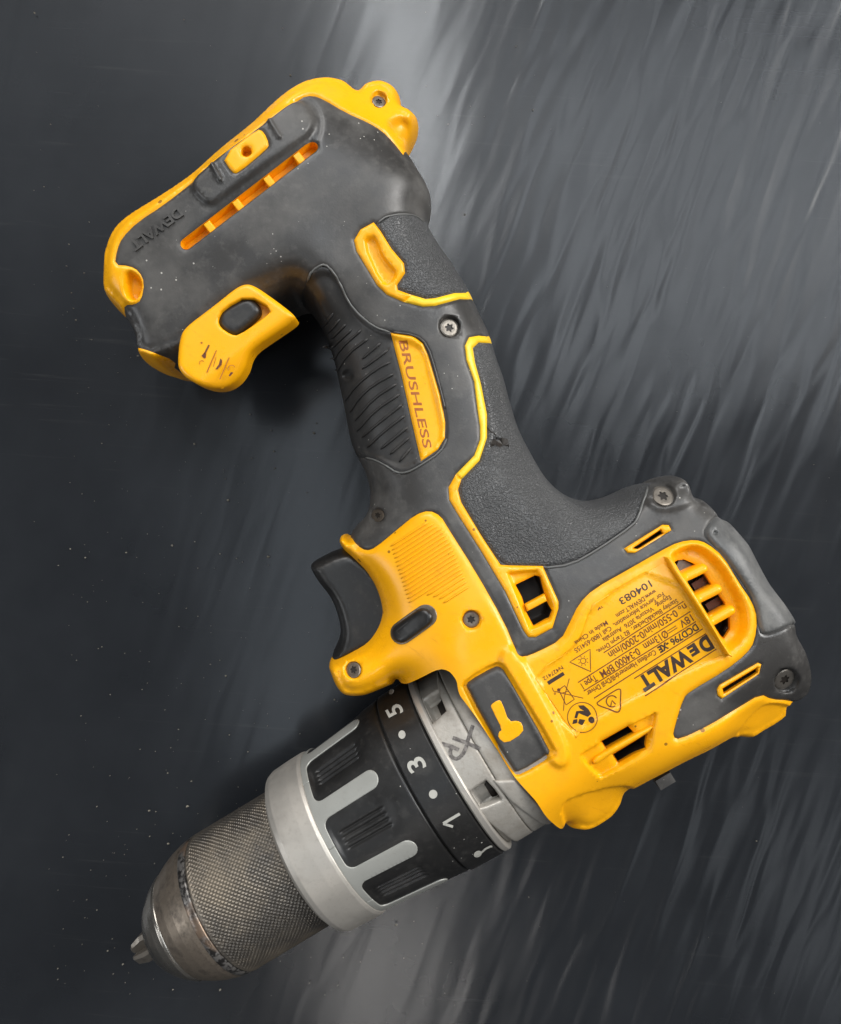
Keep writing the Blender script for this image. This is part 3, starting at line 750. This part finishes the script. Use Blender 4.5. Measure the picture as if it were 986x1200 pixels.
# ridged thumb area on the housing
RP = [(489,615),(497,611),(506,612),(518,618),(527,632),(551,688),(552,700)]
def ridge_end(sx, sy):
    best = None
    for (ax, ay), (bx, by) in zip(RP[:-1], RP[1:]):
        # s + t(1,-.64) = a + q(b-a)
        dx, dy = bx - ax, by - ay; den = dy + .64 * dx
        if abs(den) < 1e-6: continue
        q = ((sy - ay) - .64 * (ax - sx)) / den; t = ax + q * dx - sx
        if 0 <= q <= 1 and t > 6: best = (sx + t, sy - .64 * t)
    return best
for k in range(15):
    t = k / 14; st = (458 + 21 * t, 640 + 66 * t); e = ridge_end(*st)
    if e: tube('thumb_ridge', [st, e], 1.2, 'yellow', lift=.25, ch=0)
for st in ((500.5,697.5),(508,699.5),(514.5,702),(519.5,706.5)):
    e = ridge_end(*st)
    if e: tube('thumb_ridge', [st, e], 1.2, 'yellow', lift=.25, ch=0)

# forward / reverse button, trigger, hammer pad
patch('direction_seat', capsule((471,741.5), (499,721.5), 13.6), .6, 'darksteel', edge=1.2, lift=.05)
patch('direction_button', capsule((470.5,741.8), (496,723.5), 11.5), 6, 'black', edge=6, lift=.5)
stroke('direction_mark', [(478,728),(464.5,738.5),(468.5,742)], .7, 'worn_rubber', lift=6.9)

def solid(name, px, T, w, mat, zc=ZM, dish=0):
    p = dens(chaikin(P2(px), 2), 3); q = ccw(px2mid(p)); nn = normals(q)
    fr = np.vstack([q - nn * d for d in (.6, 2, 5, 10)] + [np.stack(np.meshgrid(np.arange(q[:, 0].min(), q[:, 0].max(), 4), np.arange(q[:, 1].min(), q[:, 1].max(), 4), indexing='ij'), -1).reshape(-1, 2)])
    fr = fr[sdf(fr, q) < -.4]
    v, f = cdt(np.vstack([q, fr]), loop_edges(0, len(q))); f = np.array([x for x in f if len(x) == 3]); f = f[inside(v[f].mean(1), q)]
    a = v[f[:, 1]] - v[f[:, 0]]; b = v[f[:, 2]] - v[f[:, 0]]
    fl = (a[:, 0] * b[:, 1] - a[:, 1] * b[:, 0]) < 0; f[fl] = f[fl][:, ::-1]
    d = np.maximum(-sdf(v, q), 0); hgt = profile(d, T, w); hgt[d < .05] = 0
    n = len(v); rm = np.arange(n) + n; bd = d < .05; rm[bd] = np.where(bd)[0]
    return mk(name, np.vstack([np.column_stack([v, zc + hgt]), np.column_stack([v, zc - hgt])]), np.vstack([f, rm[f][:, ::-1]]).tolist(), mat, drill)
solid('trigger', [(366,666),(366,660),(372,655),(400,641),(425,640),(470,690),(470,745),(430,765),(391,776),(390,765),(400,744),(400,728),(391,700.5),(375,681)], 44, 15, 'black')

PAD = [(546.4,806),(549,799),(580,781.5),(587,782),(592,787),(644,877),(643,884.5),(609,905),(601,904)]
patch('hammer_mode_pad', PAD, 8, 'worn_rubber', edge=5, lift=0., skirt=8, label='dark rubber pad carrying a yellow hammer symbol')
fillp = [(574.4,824.5),(584,818.4),(588,821),(596,844),(606,842.8),(612,846.4),(613.4,857.4),(592.7,870.8),(583,863.5),(584,856),(588,853.7),(575.6,829.4)]
patch('hammer_symbol', fillp, 1.0, 'yellow', edge=1.2, skirt=2, lift=7.6)

# fan vent: bars, ledge, motor behind
for a, b in (((803,678.5),(827,667)), ((820,703.5),(844,691.5)), ((838,729),(860,716.5))):
    patch('vent_bar', capsule(a, b, 6.2), 6, 'yellow', edge=5, skirt=14, lift=3, raw=True)
patch('vent_ledge', [(777,652),(783,653),(800,676),(815,700),(833,727),(852,757),(853.5,768),(849,766),(832,739),(806,699),(784,665)], 2.5, 'yellow', edge=3, skirt=16, lift=15-5, ch=0)
RELIEF_SAVE = None
def box(name, c, s, rot, mat, parent=drill):
    c = np.array(c, float); a = math.radians(rot); ca, sa = math.cos(a), math.sin(a); V = []
    for dx in (-1, 1):
        for dy in (-1, 1):
            for dz in (-1, 1):
                x, y = dx * s[0] / 2, dy * s[1] / 2; V.append((c[0] + x * ca - y * sa, c[1] + x * sa + y * ca, c[2] + dz * s[2] / 2))
    Fc = [(0,1,3,2),(4,6,7,5),(0,4,5,1),(2,3,7,6),(0,2,6,4),(1,5,7,3)]
    return mk(name, V, Fc, mat, parent, smooth=False)
def at(px, py, z):
    s = (F + ZM - z) / F; return ((px - 493) * s, -(py - 600) * s, z)
box('motor_lamination', at(803,665,200), (20, 12, 6), -25, 'screw'); box('motor_lamination', at(855,741,200), (12, 20, 6), -25, 'screw')
box('motor_lamination', at(826,688,199), (22, 22, 5), 31, 'copper'); box('motor_lamination', at(842,712,199), (22, 22, 5), 31, 'copper')
patch('vent_bar', [(616,709),(639,696.5),(642,704.5),(618.5,717)], 2, 'yellow', edge=2, skirt=8, lift=3, ch=0)
patch('vent_bar', [(694,893),(700,886),(762,851),(767,852),(760,860),(718,884),(704,894),(698,897)], 4, 'yellow', edge=3, skirt=9, lift=1, ch=1)

# ---------------------------------------------------------------- label and its print
n_ = np.array([.54, .842]); 
def on(L, x, off):
    (x0, y0), (x1, y1) = L; y = y0 + (y1 - y0) * (x - x0) / (x1 - x0); return (x + n_[0] * off, y + n_[1] * off)
LAB = [(627,795),(640,779),(664.6,765),(680,750),(694,708),(777,659),(786,668),(851,766),(832,774.5),(769,803.6),(718.7,830),(687,848.5),(675,865),(669,855),(659,841),(656,836),(644,819)]
patch('label_sticker', LAB, .25, 'label', edge=.6, skirt=.5, lift=.25, ch=0)
LL = .75
L0 = ((824,737),(696.7,818.4)); L1 = ((827.8,742.7),(743.7,795.4)); L2 = ((840.6,760.4),(755.6,815)); L3 = ((816,728.5),(684.5,810)); L4 = ((809.6,716.6),(677.8,800)); L5 = ((801.4,704.8),(708,765))
for L in (L0, L1, L2, L3, L4, L5): stroke('printed_line', L, 1.15, 'print', lift=LL)
def tx(s, L, xa, xb, off, cap, bold=.01, mat='print', name='lettering'): text(name, s, on(L, xa, off), on(L, xb, off), cap, mat, bold=bold, lift=LL)
tx('D', L1, 828, 816, 2.2, 16.5, .05, 'black_print'); tx('E', L1, 813.2, 804, 2.4, 11.5, .06, 'black_print'); tx('WALT', L1, 803, 745.5, 2.2, 16.5, .045, 'black_print')
tx('DCD796', L3, 815, 784, 2., 7.8, .025, 'black_print'); tx('-XE', L3, 781.5, 769.5, 2., 7.4, .05, 'black_print'); tx('Cordless Hammerdrill/Drill Driver', L3, 766, 686, 2.2, 6.2)
tx('18V', L4, 808, 794, 2.6, 8.6); tx('\u00d813mm', L4, 779, 752, 2.6, 8.6); tx('0-34000 BPM', L4, 746, 701, 2.6, 8.6); tx('Type 1', L4, 696, 679, 2.6, 8)
stroke('printed_line', [on(L4, 790, 8), on(L4, 779.5, 8)], .9, 'print', lift=LL); stroke('printed_line', [on(L4, 790, 5.2), on(L4, 779.5, 5.2)], .9, 'print', lift=LL)
tx('n', L5, 801.5, 797.5, 2.6, 8); tx('o', L5, 796.3, 793.3, 2.0, 5); tx('0-550/min/0-2000/min', L5, 790, 711, 2.6, 8.4)
tx('Stanley Black&Decker,  82 Taryn Drive,', L5, 797, 703, -7.2, 5.4)
tx('Epping,  Victoria 3076  Australia', L5, 793, 714, -15.0, 5.4); tx('For Service Information,  Call 1800-654155', L5, 789, 685, -22.6, 5.4)
tx('www.DEWALT.com', L5, 784, 738, -30.4, 5.4); tx('Made in China', L5, 727, 689, -30.4, 5.4)
text('lettering', '104083', (761,680), (725,702), 8.2, 'black_print', bold=.01, lift=LL)
text('lettering', 'TM', (706,709), (700,713), 3, 'print', lift=LL); text('lettering', 'N427412', (658.5,780), (636,794), 4.6, 'print', lift=LL)
fill('printed_bar', [(641.3,799),(660,787.4),(662.4,791),(643.7,802.8)], 'black_print', lift=LL)
TR = [(668,776),(692,760.8),(692.6,787.2)]
stroke('warning_triangle', TR, 1.0, 'print', closed=True, lift=LL); stroke('warning_triangle', circ(683.8,774.6,3.2,14), .8, 'print', closed=True, lift=LL)
for k in range(8):
    a = k * math.pi / 4 + .3; stroke('warning_triangle', [(683.8+4.3*math.cos(a),774.6+4.3*math.sin(a)),(683.8+6.3*math.cos(a),774.6+6.3*math.sin(a))], .7, 'print', lift=LL)
for q in ([(667.5,795.3),(662,816),(660.8,833)], [(647.4,806),(649,810),(684,818.4)]): stroke('bin_symbol', q, .8, 'print', lift=LL)
stroke('bin_symbol', [(655.3,808.7),(662,803.5),(673.5,819.6),(663.8,826.3)], 1.0, 'print', closed=True, lift=LL); fill('bin_symbol', circ(655.2,808.6,2,10), 'print', lift=LL+.1)
stroke('bin_symbol', [(657,813),(667,810)], .8, 'print', lift=LL)
stroke('compliance_mark', chaikin(P2([(699.5,824.5),(702,822),(723,808),(727.8,807.5),(728,812),(727.3,829),(724.5,834.5),(720,833),(703,827.5)]), 2), 1.3, 'print', closed=True, lift=LL)
stroke('compliance_mark', circ(717.6,822,6.6,20)[3:19], 1.3, 'print', lift=LL); stroke('compliance_mark', [(716,829),(717.5,821),(722,825.5)], 1.2, 'print', lift=LL)
stroke('manual_symbol', circ(682.7,840.5,17.2,40), .9, 'print', closed=True, lift=LL); fill('manual_symbol', circ(693.3,843.4,3.5,14), 'black_print', lift=LL)
zb = lambda l: [(620 + x / 8.217, 760 + y / 8.217) for x, y in l]
fill('manual_symbol', zb([(475,550),(530,548),(575,585),(602,632),(570,660),(510,635),(482,622),(465,672),(440,672),(458,605),(500,600),(535,603),(495,580)]), 'black_print', lift=LL)
fill('manual_symbol', zb([(488,680),(545,690),(515,745),(475,720)]), 'black_print', lift=LL); fill('manual_symbol', zb([(430,688),(468,680),(468,718),(420,730)]), 'black_print', lift=LL)

# ---------------------------------------------------------------- turned parts on the chuck axis
AD = np.array([.8572, .515, 0.]); VD = np.array([.515, -.8572, 0.]); ZD = np.array([0, 0, 1.])
VB = 272.0
AC = VD * VB + ZD * ZM           # point of the axis at u = 0
def cyl(u, th, R):
    u, th, R = np.broadcast_arrays(np.asarray(u, float), np.asarray(th, float), np.asarray(R, float))
    return AC + u[..., None] * AD + (R * np.cos(th))[..., None] * VD + (R * np.sin(th))[..., None] * ZD
def revolve(name, prof, mat, ns=128, parent=drill, fn=None, smooth=True):
    th = np.linspace(0, 2 * math.pi, ns, endpoint=False); prof = np.array(prof, float); n = len(prof)
    uu_, tt = np.meshgrid(prof[:, 0], th, indexing='ij'); RR = np.repeat(prof[:, 1:2], ns, 1)
    if fn: RR = RR + fn(uu_, tt)
    V = cyl(uu_, tt, RR).reshape(-1, 3)
    i, j = np.meshgrid(np.arange(n - 1), np.arange(ns), indexing='ij'); a = i * ns + j; b = i * ns + (j + 1) % ns
    Fc = np.stack([a, a + ns, b + ns, b], -1).reshape(-1, 4)
    o = mk(name, V, Fc.tolist(), mat, parent, smooth)
    return o
def seg(pts, r=1.2):
    """profile with tiny bevels so smooth shading keeps its edges"""
    out = []
    p = [np.array(q, float) for q in pts]
    for i, q in enumerate(p):
        if i in (0, len(p) - 1): out.append(q); continue
        a = p[i - 1] - q; b = p[i + 1] - q; la, lb = np.linalg.norm(a), np.linalg.norm(b)
        k = min(r, la * .4, lb * .4)
        for t in (1, .55, .2): out.append(q + a / la * k * t)
        for t in (.2, .55, 1): out.append(q + b / lb * k * t)
    return out
def knurl(u, th):
    a = (u / 5.4 * 2 * math.pi + th * 92); b = (u / 5.4 * 2 * math.pi - th * 92)
    k = np.minimum(np.abs(((a / (2 * math.pi)) % 1) - .5), np.abs(((b / (2 * math.pi)) % 1) - .5)) * 2
    e = np.clip(np.minimum(u + 428, -318 - u) / 5, 0, 1)
    return (np.clip(k * 2.0, 0, 1) - 1) * 2.1 * e
uk = np.arange(-428, -314, .95)
revolve('knurled_sleeve', [(-430, 80.5), (-429, 82)] + [(x, 82.8) for x in uk] + [(-300, 82)], 'knurl', ns=720, fn=knurl)
revolve('chuck_collar', seg([(-440, 60), (-430.5, 79), (-431.5, 81.2), (-433.5, 81.8), (-445, 80.6), (-458, 77), (-470, 72), (-479, 67.2), (-482, 65.5), (-483.5, 63), (-482, 40)], 1.3), 'bronze', ns=160)
def worn_edge():
    m, nt, b = nodes('chipped_edge'); v = coords(nt)
    n1 = noise(nt, v, 700, 3, .6); n2 = noise(nt, v, 120, 2)
    c = mix(nt, ramp(nt, n1, .44, .56), (.025, .023, .022, 1), (.17, .16, .15, 1))
    c = mix(nt, ramp(nt, n2, .42, .5), (.17, .12, .085, 1), c)
    nt.links.new(c, b.inputs['Base Color']); b.inputs['Metallic'].default_value = .6; b.inputs['Roughness'].default_value = .35
    bump(nt, b, n1, .5, .0002); return m
revolve('chipped_edge', [(-429.8, 80.2), (-430, 81.9), (-432, 82.5), (-435, 82.3), (-438.5, 81.9), (-440, 80.9)], worn_edge(), ns=160)
revolve('chuck_nose', seg([(-480, 62), (-484, 64.5), (-487, 64.2), (-497, 58), (-507, 50), (-514, 42.5), (-518, 37.5), (-519.5, 35), (-519.8, 26), (-517, 17), (-512, 14), (-490, 13)], 1.5), 'chrome', ns=128)
def jaw(th):
    c, s = math.cos(th), math.sin(th); V = []
    radial = lambda r, t, u: AC + u * AD + r * (c * VD + s * ZD) + t * (-s * VD + c * ZD)
    for (u, r0, r1, h) in ((-500, 1.2, 18, 8), (-538, 1.2, 16.5, 7.4), (-550, 1.2, 12.5, 6), (-553, 1.5, 9, 4.4)):
        for r, t in ((r0, -h * .3), (r0, h * .3), (r1 * .7, h), (r1, h * .75), (r1, -h * .75), (r1 * .7, -h)): V.append(radial(r, t, u))
    Fc = []
    for i in range(3):
        for j in range(6):
            a, b = i * 6 + j, i * 6 + (j + 1) % 6; Fc.append((a, b, b + 6, a + 6))
    Fc.append(tuple(range(18, 24))); mk('chuck_jaw', V, Fc, 'screw', drill, smooth=False)
for t in (62, 182, 302): jaw(math.radians(t))

revolve('front_ring', seg([(-300, 82), (-306, 84), (-317, 86), (-318.5, 90), (-314, 97), (-308, 99.3), (-284, 100.6), (-270, 100.8), (-266.5, 99.5), (-265, 96), (-262, 90)], 2.0), 'ringmetal', ns=160)
def Rcol(u): return 97.5 + (u + 266) / 108. * 11.0
def scallop(u, th):
    ph = (np.degrees(th) - 32) % 45 - 22.5          # 0 midway between fingers
    k = sm(1 - np.abs(ph) / 15.); e = sm((u + 258) / 4) * sm((-178 - u) / 22)
    gr = np.zeros_like(u)
    for c in (-5.4, -1.8, 1.8, 5.4):
        gr += np.exp(-((ph - c) / .75) ** 2)
    return (-3.6 * k + 0. - 2.4 * np.clip(gr, 0, 1) * sm((-192 - u) / 6) * sm((u + 250) / 5)) * e
uc = np.concatenate([np.arange(-266, -160, 1.8)])
revolve('clutch_collar', [(-268, 92)] + [(u, Rcol(u)) for u in uc] + [(-160.2, 107.6), (-159, 105.5), (-157.5, 104)], 'black', ns=720, fn=lambda u, t: np.where(u > -266, scallop(u, t), 0))
revolve('number_ring', seg([(-159.5, 104), (-158, 107.5), (-156, 109.8), (-140, 110.4), (-118, 111.2), (-116.5, 108), (-115, 100)], .9), 'black', ns=160)

def cylpatch(name, polys_us, mat, Rf, h, edge=1.4, parent=drill, step=5, skirt=3):
    """plate wrapped on the turned body: polygon in (u, arc) with arc = 100 * angle"""
    w = ccw(dens(P2(polys_us), 3.0)); nn = normals(w)
    lo, hi = w.min(0), w.max(0)
    g = np.stack(np.meshgrid(np.arange(lo[0], hi[0], step), np.arange(lo[1], hi[1], step), indexing='ij'), -1).reshape(-1, 2)
    fr = np.vstack([w - nn * .6, w - nn * edge, g]); fr = fr[sdf(fr, w) < -.4]
    v, f = cdt(np.vstack([w, fr]), loop_edges(0, len(w))); f = np.array([x for x in f if len(x) == 3]); f = f[inside(v[f].mean(1), w)]
    a = v[f[:, 1]] - v[f[:, 0]]; b = v[f[:, 2]] - v[f[:, 0]]
    fl = (a[:, 0] * b[:, 1] - a[:, 1] * b[:, 0]) < 0; f[fl] = f[fl][:, ::-1]
    d = np.maximum(-sdf(v, w), 0); t = np.clip(d / edge, 0, 1)
    R = np.array([Rf(x) for x in v[:, 0]]) + h * (.4 + .6 * (1 - (1 - t) ** 2) ** .5)
    ec = {}
    for k in range(3):
        for s, t2 in zip(f[:, k], f[:, (k + 1) % 3]): ec[(s, t2)] = 1
    be = [(s, t2) for (s, t2) in ec if (t2, s) not in ec]; ids = sorted({i for e in be for i in e}); mp = {i: len(v) + k for k, i in enumerate(ids)}
    ids = np.array(ids)
    V = np.vstack([cyl(v[:, 0], v[:, 1] / 100., R), cyl(v[ids, 0], v[ids, 1] / 100., R[ids] - skirt)])
    Fc = [tuple(x[::-1]) for x in f.tolist()] + [(s, t2, mp[t2], mp[s]) for s, t2 in be]
    return mk(name, V, Fc, mat, parent)
# silver comb: eight fingers standing off one band
P = 100 * math.radians(45); A0 = 100 * math.radians(32)
for k in range(8):
    c = A0 + k * P; hw, R8 = 10.0, 9
    pl = [(-266.5, c - P / 2), (-266.5, c + P / 2), (-258.5, c + P / 2)]
    pl += [(-249.5 - R8 * math.cos(a), c + hw + R8 - R8 * math.sin(a)) for a in np.linspace(0, math.pi / 2, 5)] if False else []
    pl += [(-258.5 + R8 * (1 - math.cos(a)), c + hw + R8 * (1 - math.sin(a))) for a in np.linspace(0, math.pi / 2, 6)]
    pl += [(-193 + hw * math.cos(a), c + hw * math.sin(a)) for a in np.linspace(math.pi / 2, -math.pi / 2, 11)]
    pl += [(-258.5 + R8 * (1 - math.cos(a)), c - hw - R8 * (1 - math.sin(a))) for a in np.linspace(math.pi / 2, 0, 6)]
    pl += [(-258.5, c - P / 2)]
    cylpatch('silver_finger', pl, 'silver', Rcol, 1.2, edge=.8, skirt=4)

def surf_cyl(Rf):
    C0 = np.array([0, 0, F + ZM])
    def fn(px, lift):
        px = P2(px); D = np.column_stack([px[:, 0] - 493., -(px[:, 1] - 600.), np.full(len(px), -F)])
        R = np.full(len(px), 105.); lift = np.broadcast_to(lift, (len(px),))
        O = C0 - AC; o1 = O - (O @ AD) * AD
        for _ in range(3):
            d1 = D - (D @ AD)[:, None] * AD
            a = (d1 ** 2).sum(1); b = 2 * (d1 @ o1); c = (o1 ** 2).sum() - R ** 2
            disc = np.maximum(b * b - 4 * a * c, 0); t = (-b - np.sqrt(disc)) / (2 * a)
            X = C0 + t[:, None] * D; u = (X - AC) @ AD; R = np.array([Rf(q) for q in u]) 
        rad = (X - AC) - u[:, None] * AD; rad /= np.linalg.norm(rad, axis=1)[:, None]
        return X + rad * lift[:, None]
    return fn
def inv(px, Rf):
    X = surf_cyl(Rf)(px, 0.); u = (X - AC) @ AD; r = (X - AC) - u[:, None] * AD
    th = np.arctan2(r @ ZD, r @ VD); return np.column_stack([u, th * 100])
SR = surf_cyl(lambda u: 110.6 + (u + 140) * .035)
def glyph_at(s, c, w, h, bold=.02):
    c = P2(c); rt = np.array([-.47, -.882]); up = np.array([rt[1], -rt[0]])
    A = c - rt * w / 2 - up * h / 2; text('scale_number', s, A, A + rt * w, h, 'silvermark', bold=bold, surf=SR, lift=.35)
glyph_at('5', (462.5,833), 12, 18); glyph_at('3', (488,896), 15, 20); stroke('scale_number', [(539,953.5),(519.5,965)], 3.4, 'silvermark', surf=SR); stroke('scale_number', [(519.5,965),(531,968.5)], 3.0, 'silvermark', surf=SR, lift=.5)
fill('scale_dot', circ(471.4,861,4.2,16,5.0), 'silvermark', surf=SR); fill('scale_dot', circ(507.8,930.6,5,18,5.2), 'silvermark', surf=SR)
fill('scale_dot', circ(459,811,3.6,14,2.6,-.7), 'silvermark', surf=SR)
fill('drill_mode_symbol', circ(560,1000.5,5,14,3.6,-.5), 'silvermark', surf=SR); stroke('drill_mode_symbol', [(563,1000),(569,994.5),(575,991.5),(577,992)], 2.2, 'silvermark', surf=SR)

# gear case
revolve('gear_case_flange', seg([(-116, 100), (-115.5, 108.5), (-113.5, 111), (-108, 111.2), (-106.2, 109.5), (-106, 101)], .9), 'ringmetal', ns=160)
N1 = inv([(510,826), (571,934)], lambda u: 104.)
def case_pockets(u, th):
    arc = np.mod(th, 2 * math.pi) * 100; r = np.zeros_like(u)
    for (cu, ca), (hu, ha) in zip(N1, ((19, 15), (17, 13))):
        r -= 13 * sm((hu - np.abs(u - cu)) / 4 + .5) * sm((ha - np.abs(arc - ca)) / 5 + .5)
    r += .5 * np.sin(u * .21 + 3 * th) * sm((u + 104) / 4)
    return r * sm((u + 105.5) / 2)
revolve('gear_case', [(-106.5, 92), (-106, 103.3)] + [(q, 104) for q in np.arange(-105, -8, 1.6)] + [(-6, 103), (20, 95)], 'cast', ns=420, fn=case_pockets)
CR = lambda u: 106.0
def thin(px): return inv(px, lambda u: 108.)
front_px = [(604.6,986),(590,977),(572,963),(560,953),(556,949.5),(571.5,945),(588.8,938),(580,925),(570,914.5),(558,922),(546.6,933),(535,915),(520,890),(508,870),(503,858),(503,851),(523,833),(515,812),(512,800),(513,785),(508,770)]
fu = thin(front_px); fu = fu.tolist()
lowt = math.radians(-40) * 100
poly = [(-103, lowt)] + [tuple(q) for q in fu] + [(fu[-1][0], 100 * math.radians(168)), (fu[-1][0], 100 * math.radians(215)), (10, 100 * math.radians(215)), (10, lowt)]
poly = poly[:1] + [(-103, fu[0][1] - 25)] + poly[1:]
cylpatch('gear_case_cover', poly, 'cast', CR, 2.6, edge=2.2, step=6, skirt=7)
for q in ([(516,813),(523,831),(515,836),(509,822)], [(572,918),(587,937),(579,939),(569,923)]):
    uv = inv(q, lambda u: 100.); cylpatch('case_opening', uv.tolist(), 'void', lambda u: 92., 1., edge=1, skirt=1)
uv = inv([(578,914),(603,913),(628,938),(658,958),(645,968),(618,953),(598,938)], lambda u: 108.)
cylpatch('gear_case_lug', uv.tolist(), 'cast', lambda u: 107.5, 3.2, edge=2.5, skirt=4)
S3 = surf_cyl(lambda u: 108.6)
stroke('engraved_symbol', chaikin(P2([(554.5,850),(549,866),(545,881),(537,890),(529,887.5),(527.5,879),(532,874)]), 1, False), 4.6, 'engrave', surf=S3)
stroke('engraved_symbol', [(518,871.5),(530,875),(538,879)], 4.6, 'engrave', surf=S3); stroke('engraved_symbol', [(531,864.5),(546,870),(563,877.5)], 4.4, 'engrave', surf=S3, lift=.5)

# belt-clip screw boss peeping out below the housing
box('clip_boss', at(776,911,70), (21, 13, 30), 31, 'worn_rubber')

# ---------------------------------------------------------------- the table sheet
def sheet():
    n = 260; L = 1.6
    t = np.linspace(-1, 1, n); g = np.sign(t) * np.abs(t) ** 2.0 * L
    X, Y = np.meshgrid(g, g, indexing='ij')
    Z = np.zeros_like(X)
    k = [(38, 9, .00016, .3), (21, -14, .0003, 1.7), (12, 27, .0003, 4.), (55, 20, .00008, 2.2)]
    for a, b, h, p in k: Z += h * np.sin(a * X + b * Y + p + 1.3 * np.sin(9 * Y + 4 * X))
    Z -= Z.max() + .0002
    V = np.stack([X, Y, Z], -1).reshape(-1, 3) / U
    i, j = np.meshgrid(np.arange(n - 1), np.arange(n - 1), indexing='ij'); a = i * n + j
    Fc = np.stack([a, a + n, a + n + 1, a + 1], -1).reshape(-1, 4)
    m, nt, b = nodes('dark_vinyl_sheet')
    v = coords(nt)
    # base colour: nearly black with faint blue-grey bloom and brownish dust
    n1 = noise(nt, v, 9, 5, .6)
    c = mix(nt, ramp(nt, n1, .35, .75), (.0085, .0098, .0120, 1), (.019, .0212, .0245, 1))
    # long faint scuffs
    vs = coords(nt, (14, 420, 1), (0, 0, math.radians(4)))
    sc_ = noise(nt, vs, 1.0, 4, .7); area_ = noise(nt, v, 7, 2)
    mul = N(nt, 'ShaderNodeMath', operation='MULTIPLY'); nt.links.new(ramp(nt, sc_, .60, .78), mul.inputs[0]); nt.links.new(ramp(nt, area_, .45, .62, (0, 0, 0, 1), (.2, .2, .2, 1)), mul.inputs[1])
    c = mix(nt, mul.outputs[0], c, (.13, .13, .12, 1))
    nt.links.new(c, b.inputs['Base Color'])
    rr = N(nt, 'ShaderNodeMapRange'); nt.links.new(n1, rr.inputs[0]); rr.inputs[3].default_value = .20; rr.inputs[4].default_value = .265; b.inputs['Specular IOR Level'].default_value = .42
    nt.links.new(rr.outputs[0], b.inputs['Roughness'])
    # soft ripples of the sheet, leaning to the upper right
    v2 = coords(nt, (185, 32, 1), (0, 0, math.radians(20)))
    r1 = noise(nt, v2, 1.0, .35, .4, .5)
    sx = N(nt, 'ShaderNodeSeparateXYZ'); nt.links.new(v, sx.inputs[0])
    mr = N(nt, 'ShaderNodeMapRange'); nt.links.new(sx.outputs[0], mr.inputs[0]); mr.inputs[1].default_value = .0; mr.inputs[2].default_value = .075; mr.inputs[3].default_value = .10; mr.inputs[4].default_value = 1.0
    mu = N(nt, 'ShaderNodeMath', operation='MULTIPLY'); nt.links.new(r1, mu.inputs[0]); nt.links.new(mr.outputs[0], mu.inputs[1])
    pv = bump(nt, b, mu.outputs[0], 1.0, .00062)
    pv = bump(nt, b, noise(nt, v, 13, 1.5, .4), .5, .0022, pv)
    pv = bump(nt, b, noise(nt, vs, 1.0, 3), .08, .00012, pv)
    bump(nt, b, noise(nt, v, 1500, 2), .12, .00008, pv)
    o = mk('table_sheet', V, Fc.tolist(), m, None); o['kind'] = 'structure'
    return o
sheet()

# crumbs and grit strewn on the sheet
def crumbs():
    V, Fc = [], []
    for k in range(620):
        if k < 420: x, y = rng.uniform(-480, 60), rng.uniform(-640, 400)
        else: x, y = rng.uniform(-520, 540), rng.uniform(-660, 660)
        r = .28 + rng.exponential(.36); r = min(r, 2.6)
        if x > 60: r *= .6
        b = len(V); a0 = rng.uniform(0, 6)
        for j in range(5):
            a = a0 + j * 1.257; q = r * rng.uniform(.6, 1.2); V.append((x + q * math.cos(a), y + q * math.sin(a) * .8, -1.5))
        V.append((x, y, r * .9 + .3))
        Fc += [(b + j, b + (j + 1) % 5, b + 5) for j in range(5)]
    m = dirty('pale_grit', (.26, .24, .19), (.12, .11, .10), .7, dscale=60, dlo=.45, dhi=.6, damt=.9)
    o = mk('dust_crumbs', V, Fc, m, None, smooth=False); o['kind'] = 'stuff'; o['category'] = 'dust'; o['label'] = 'pale grit and crumbs scattered over the dark sheet'
crumbs()
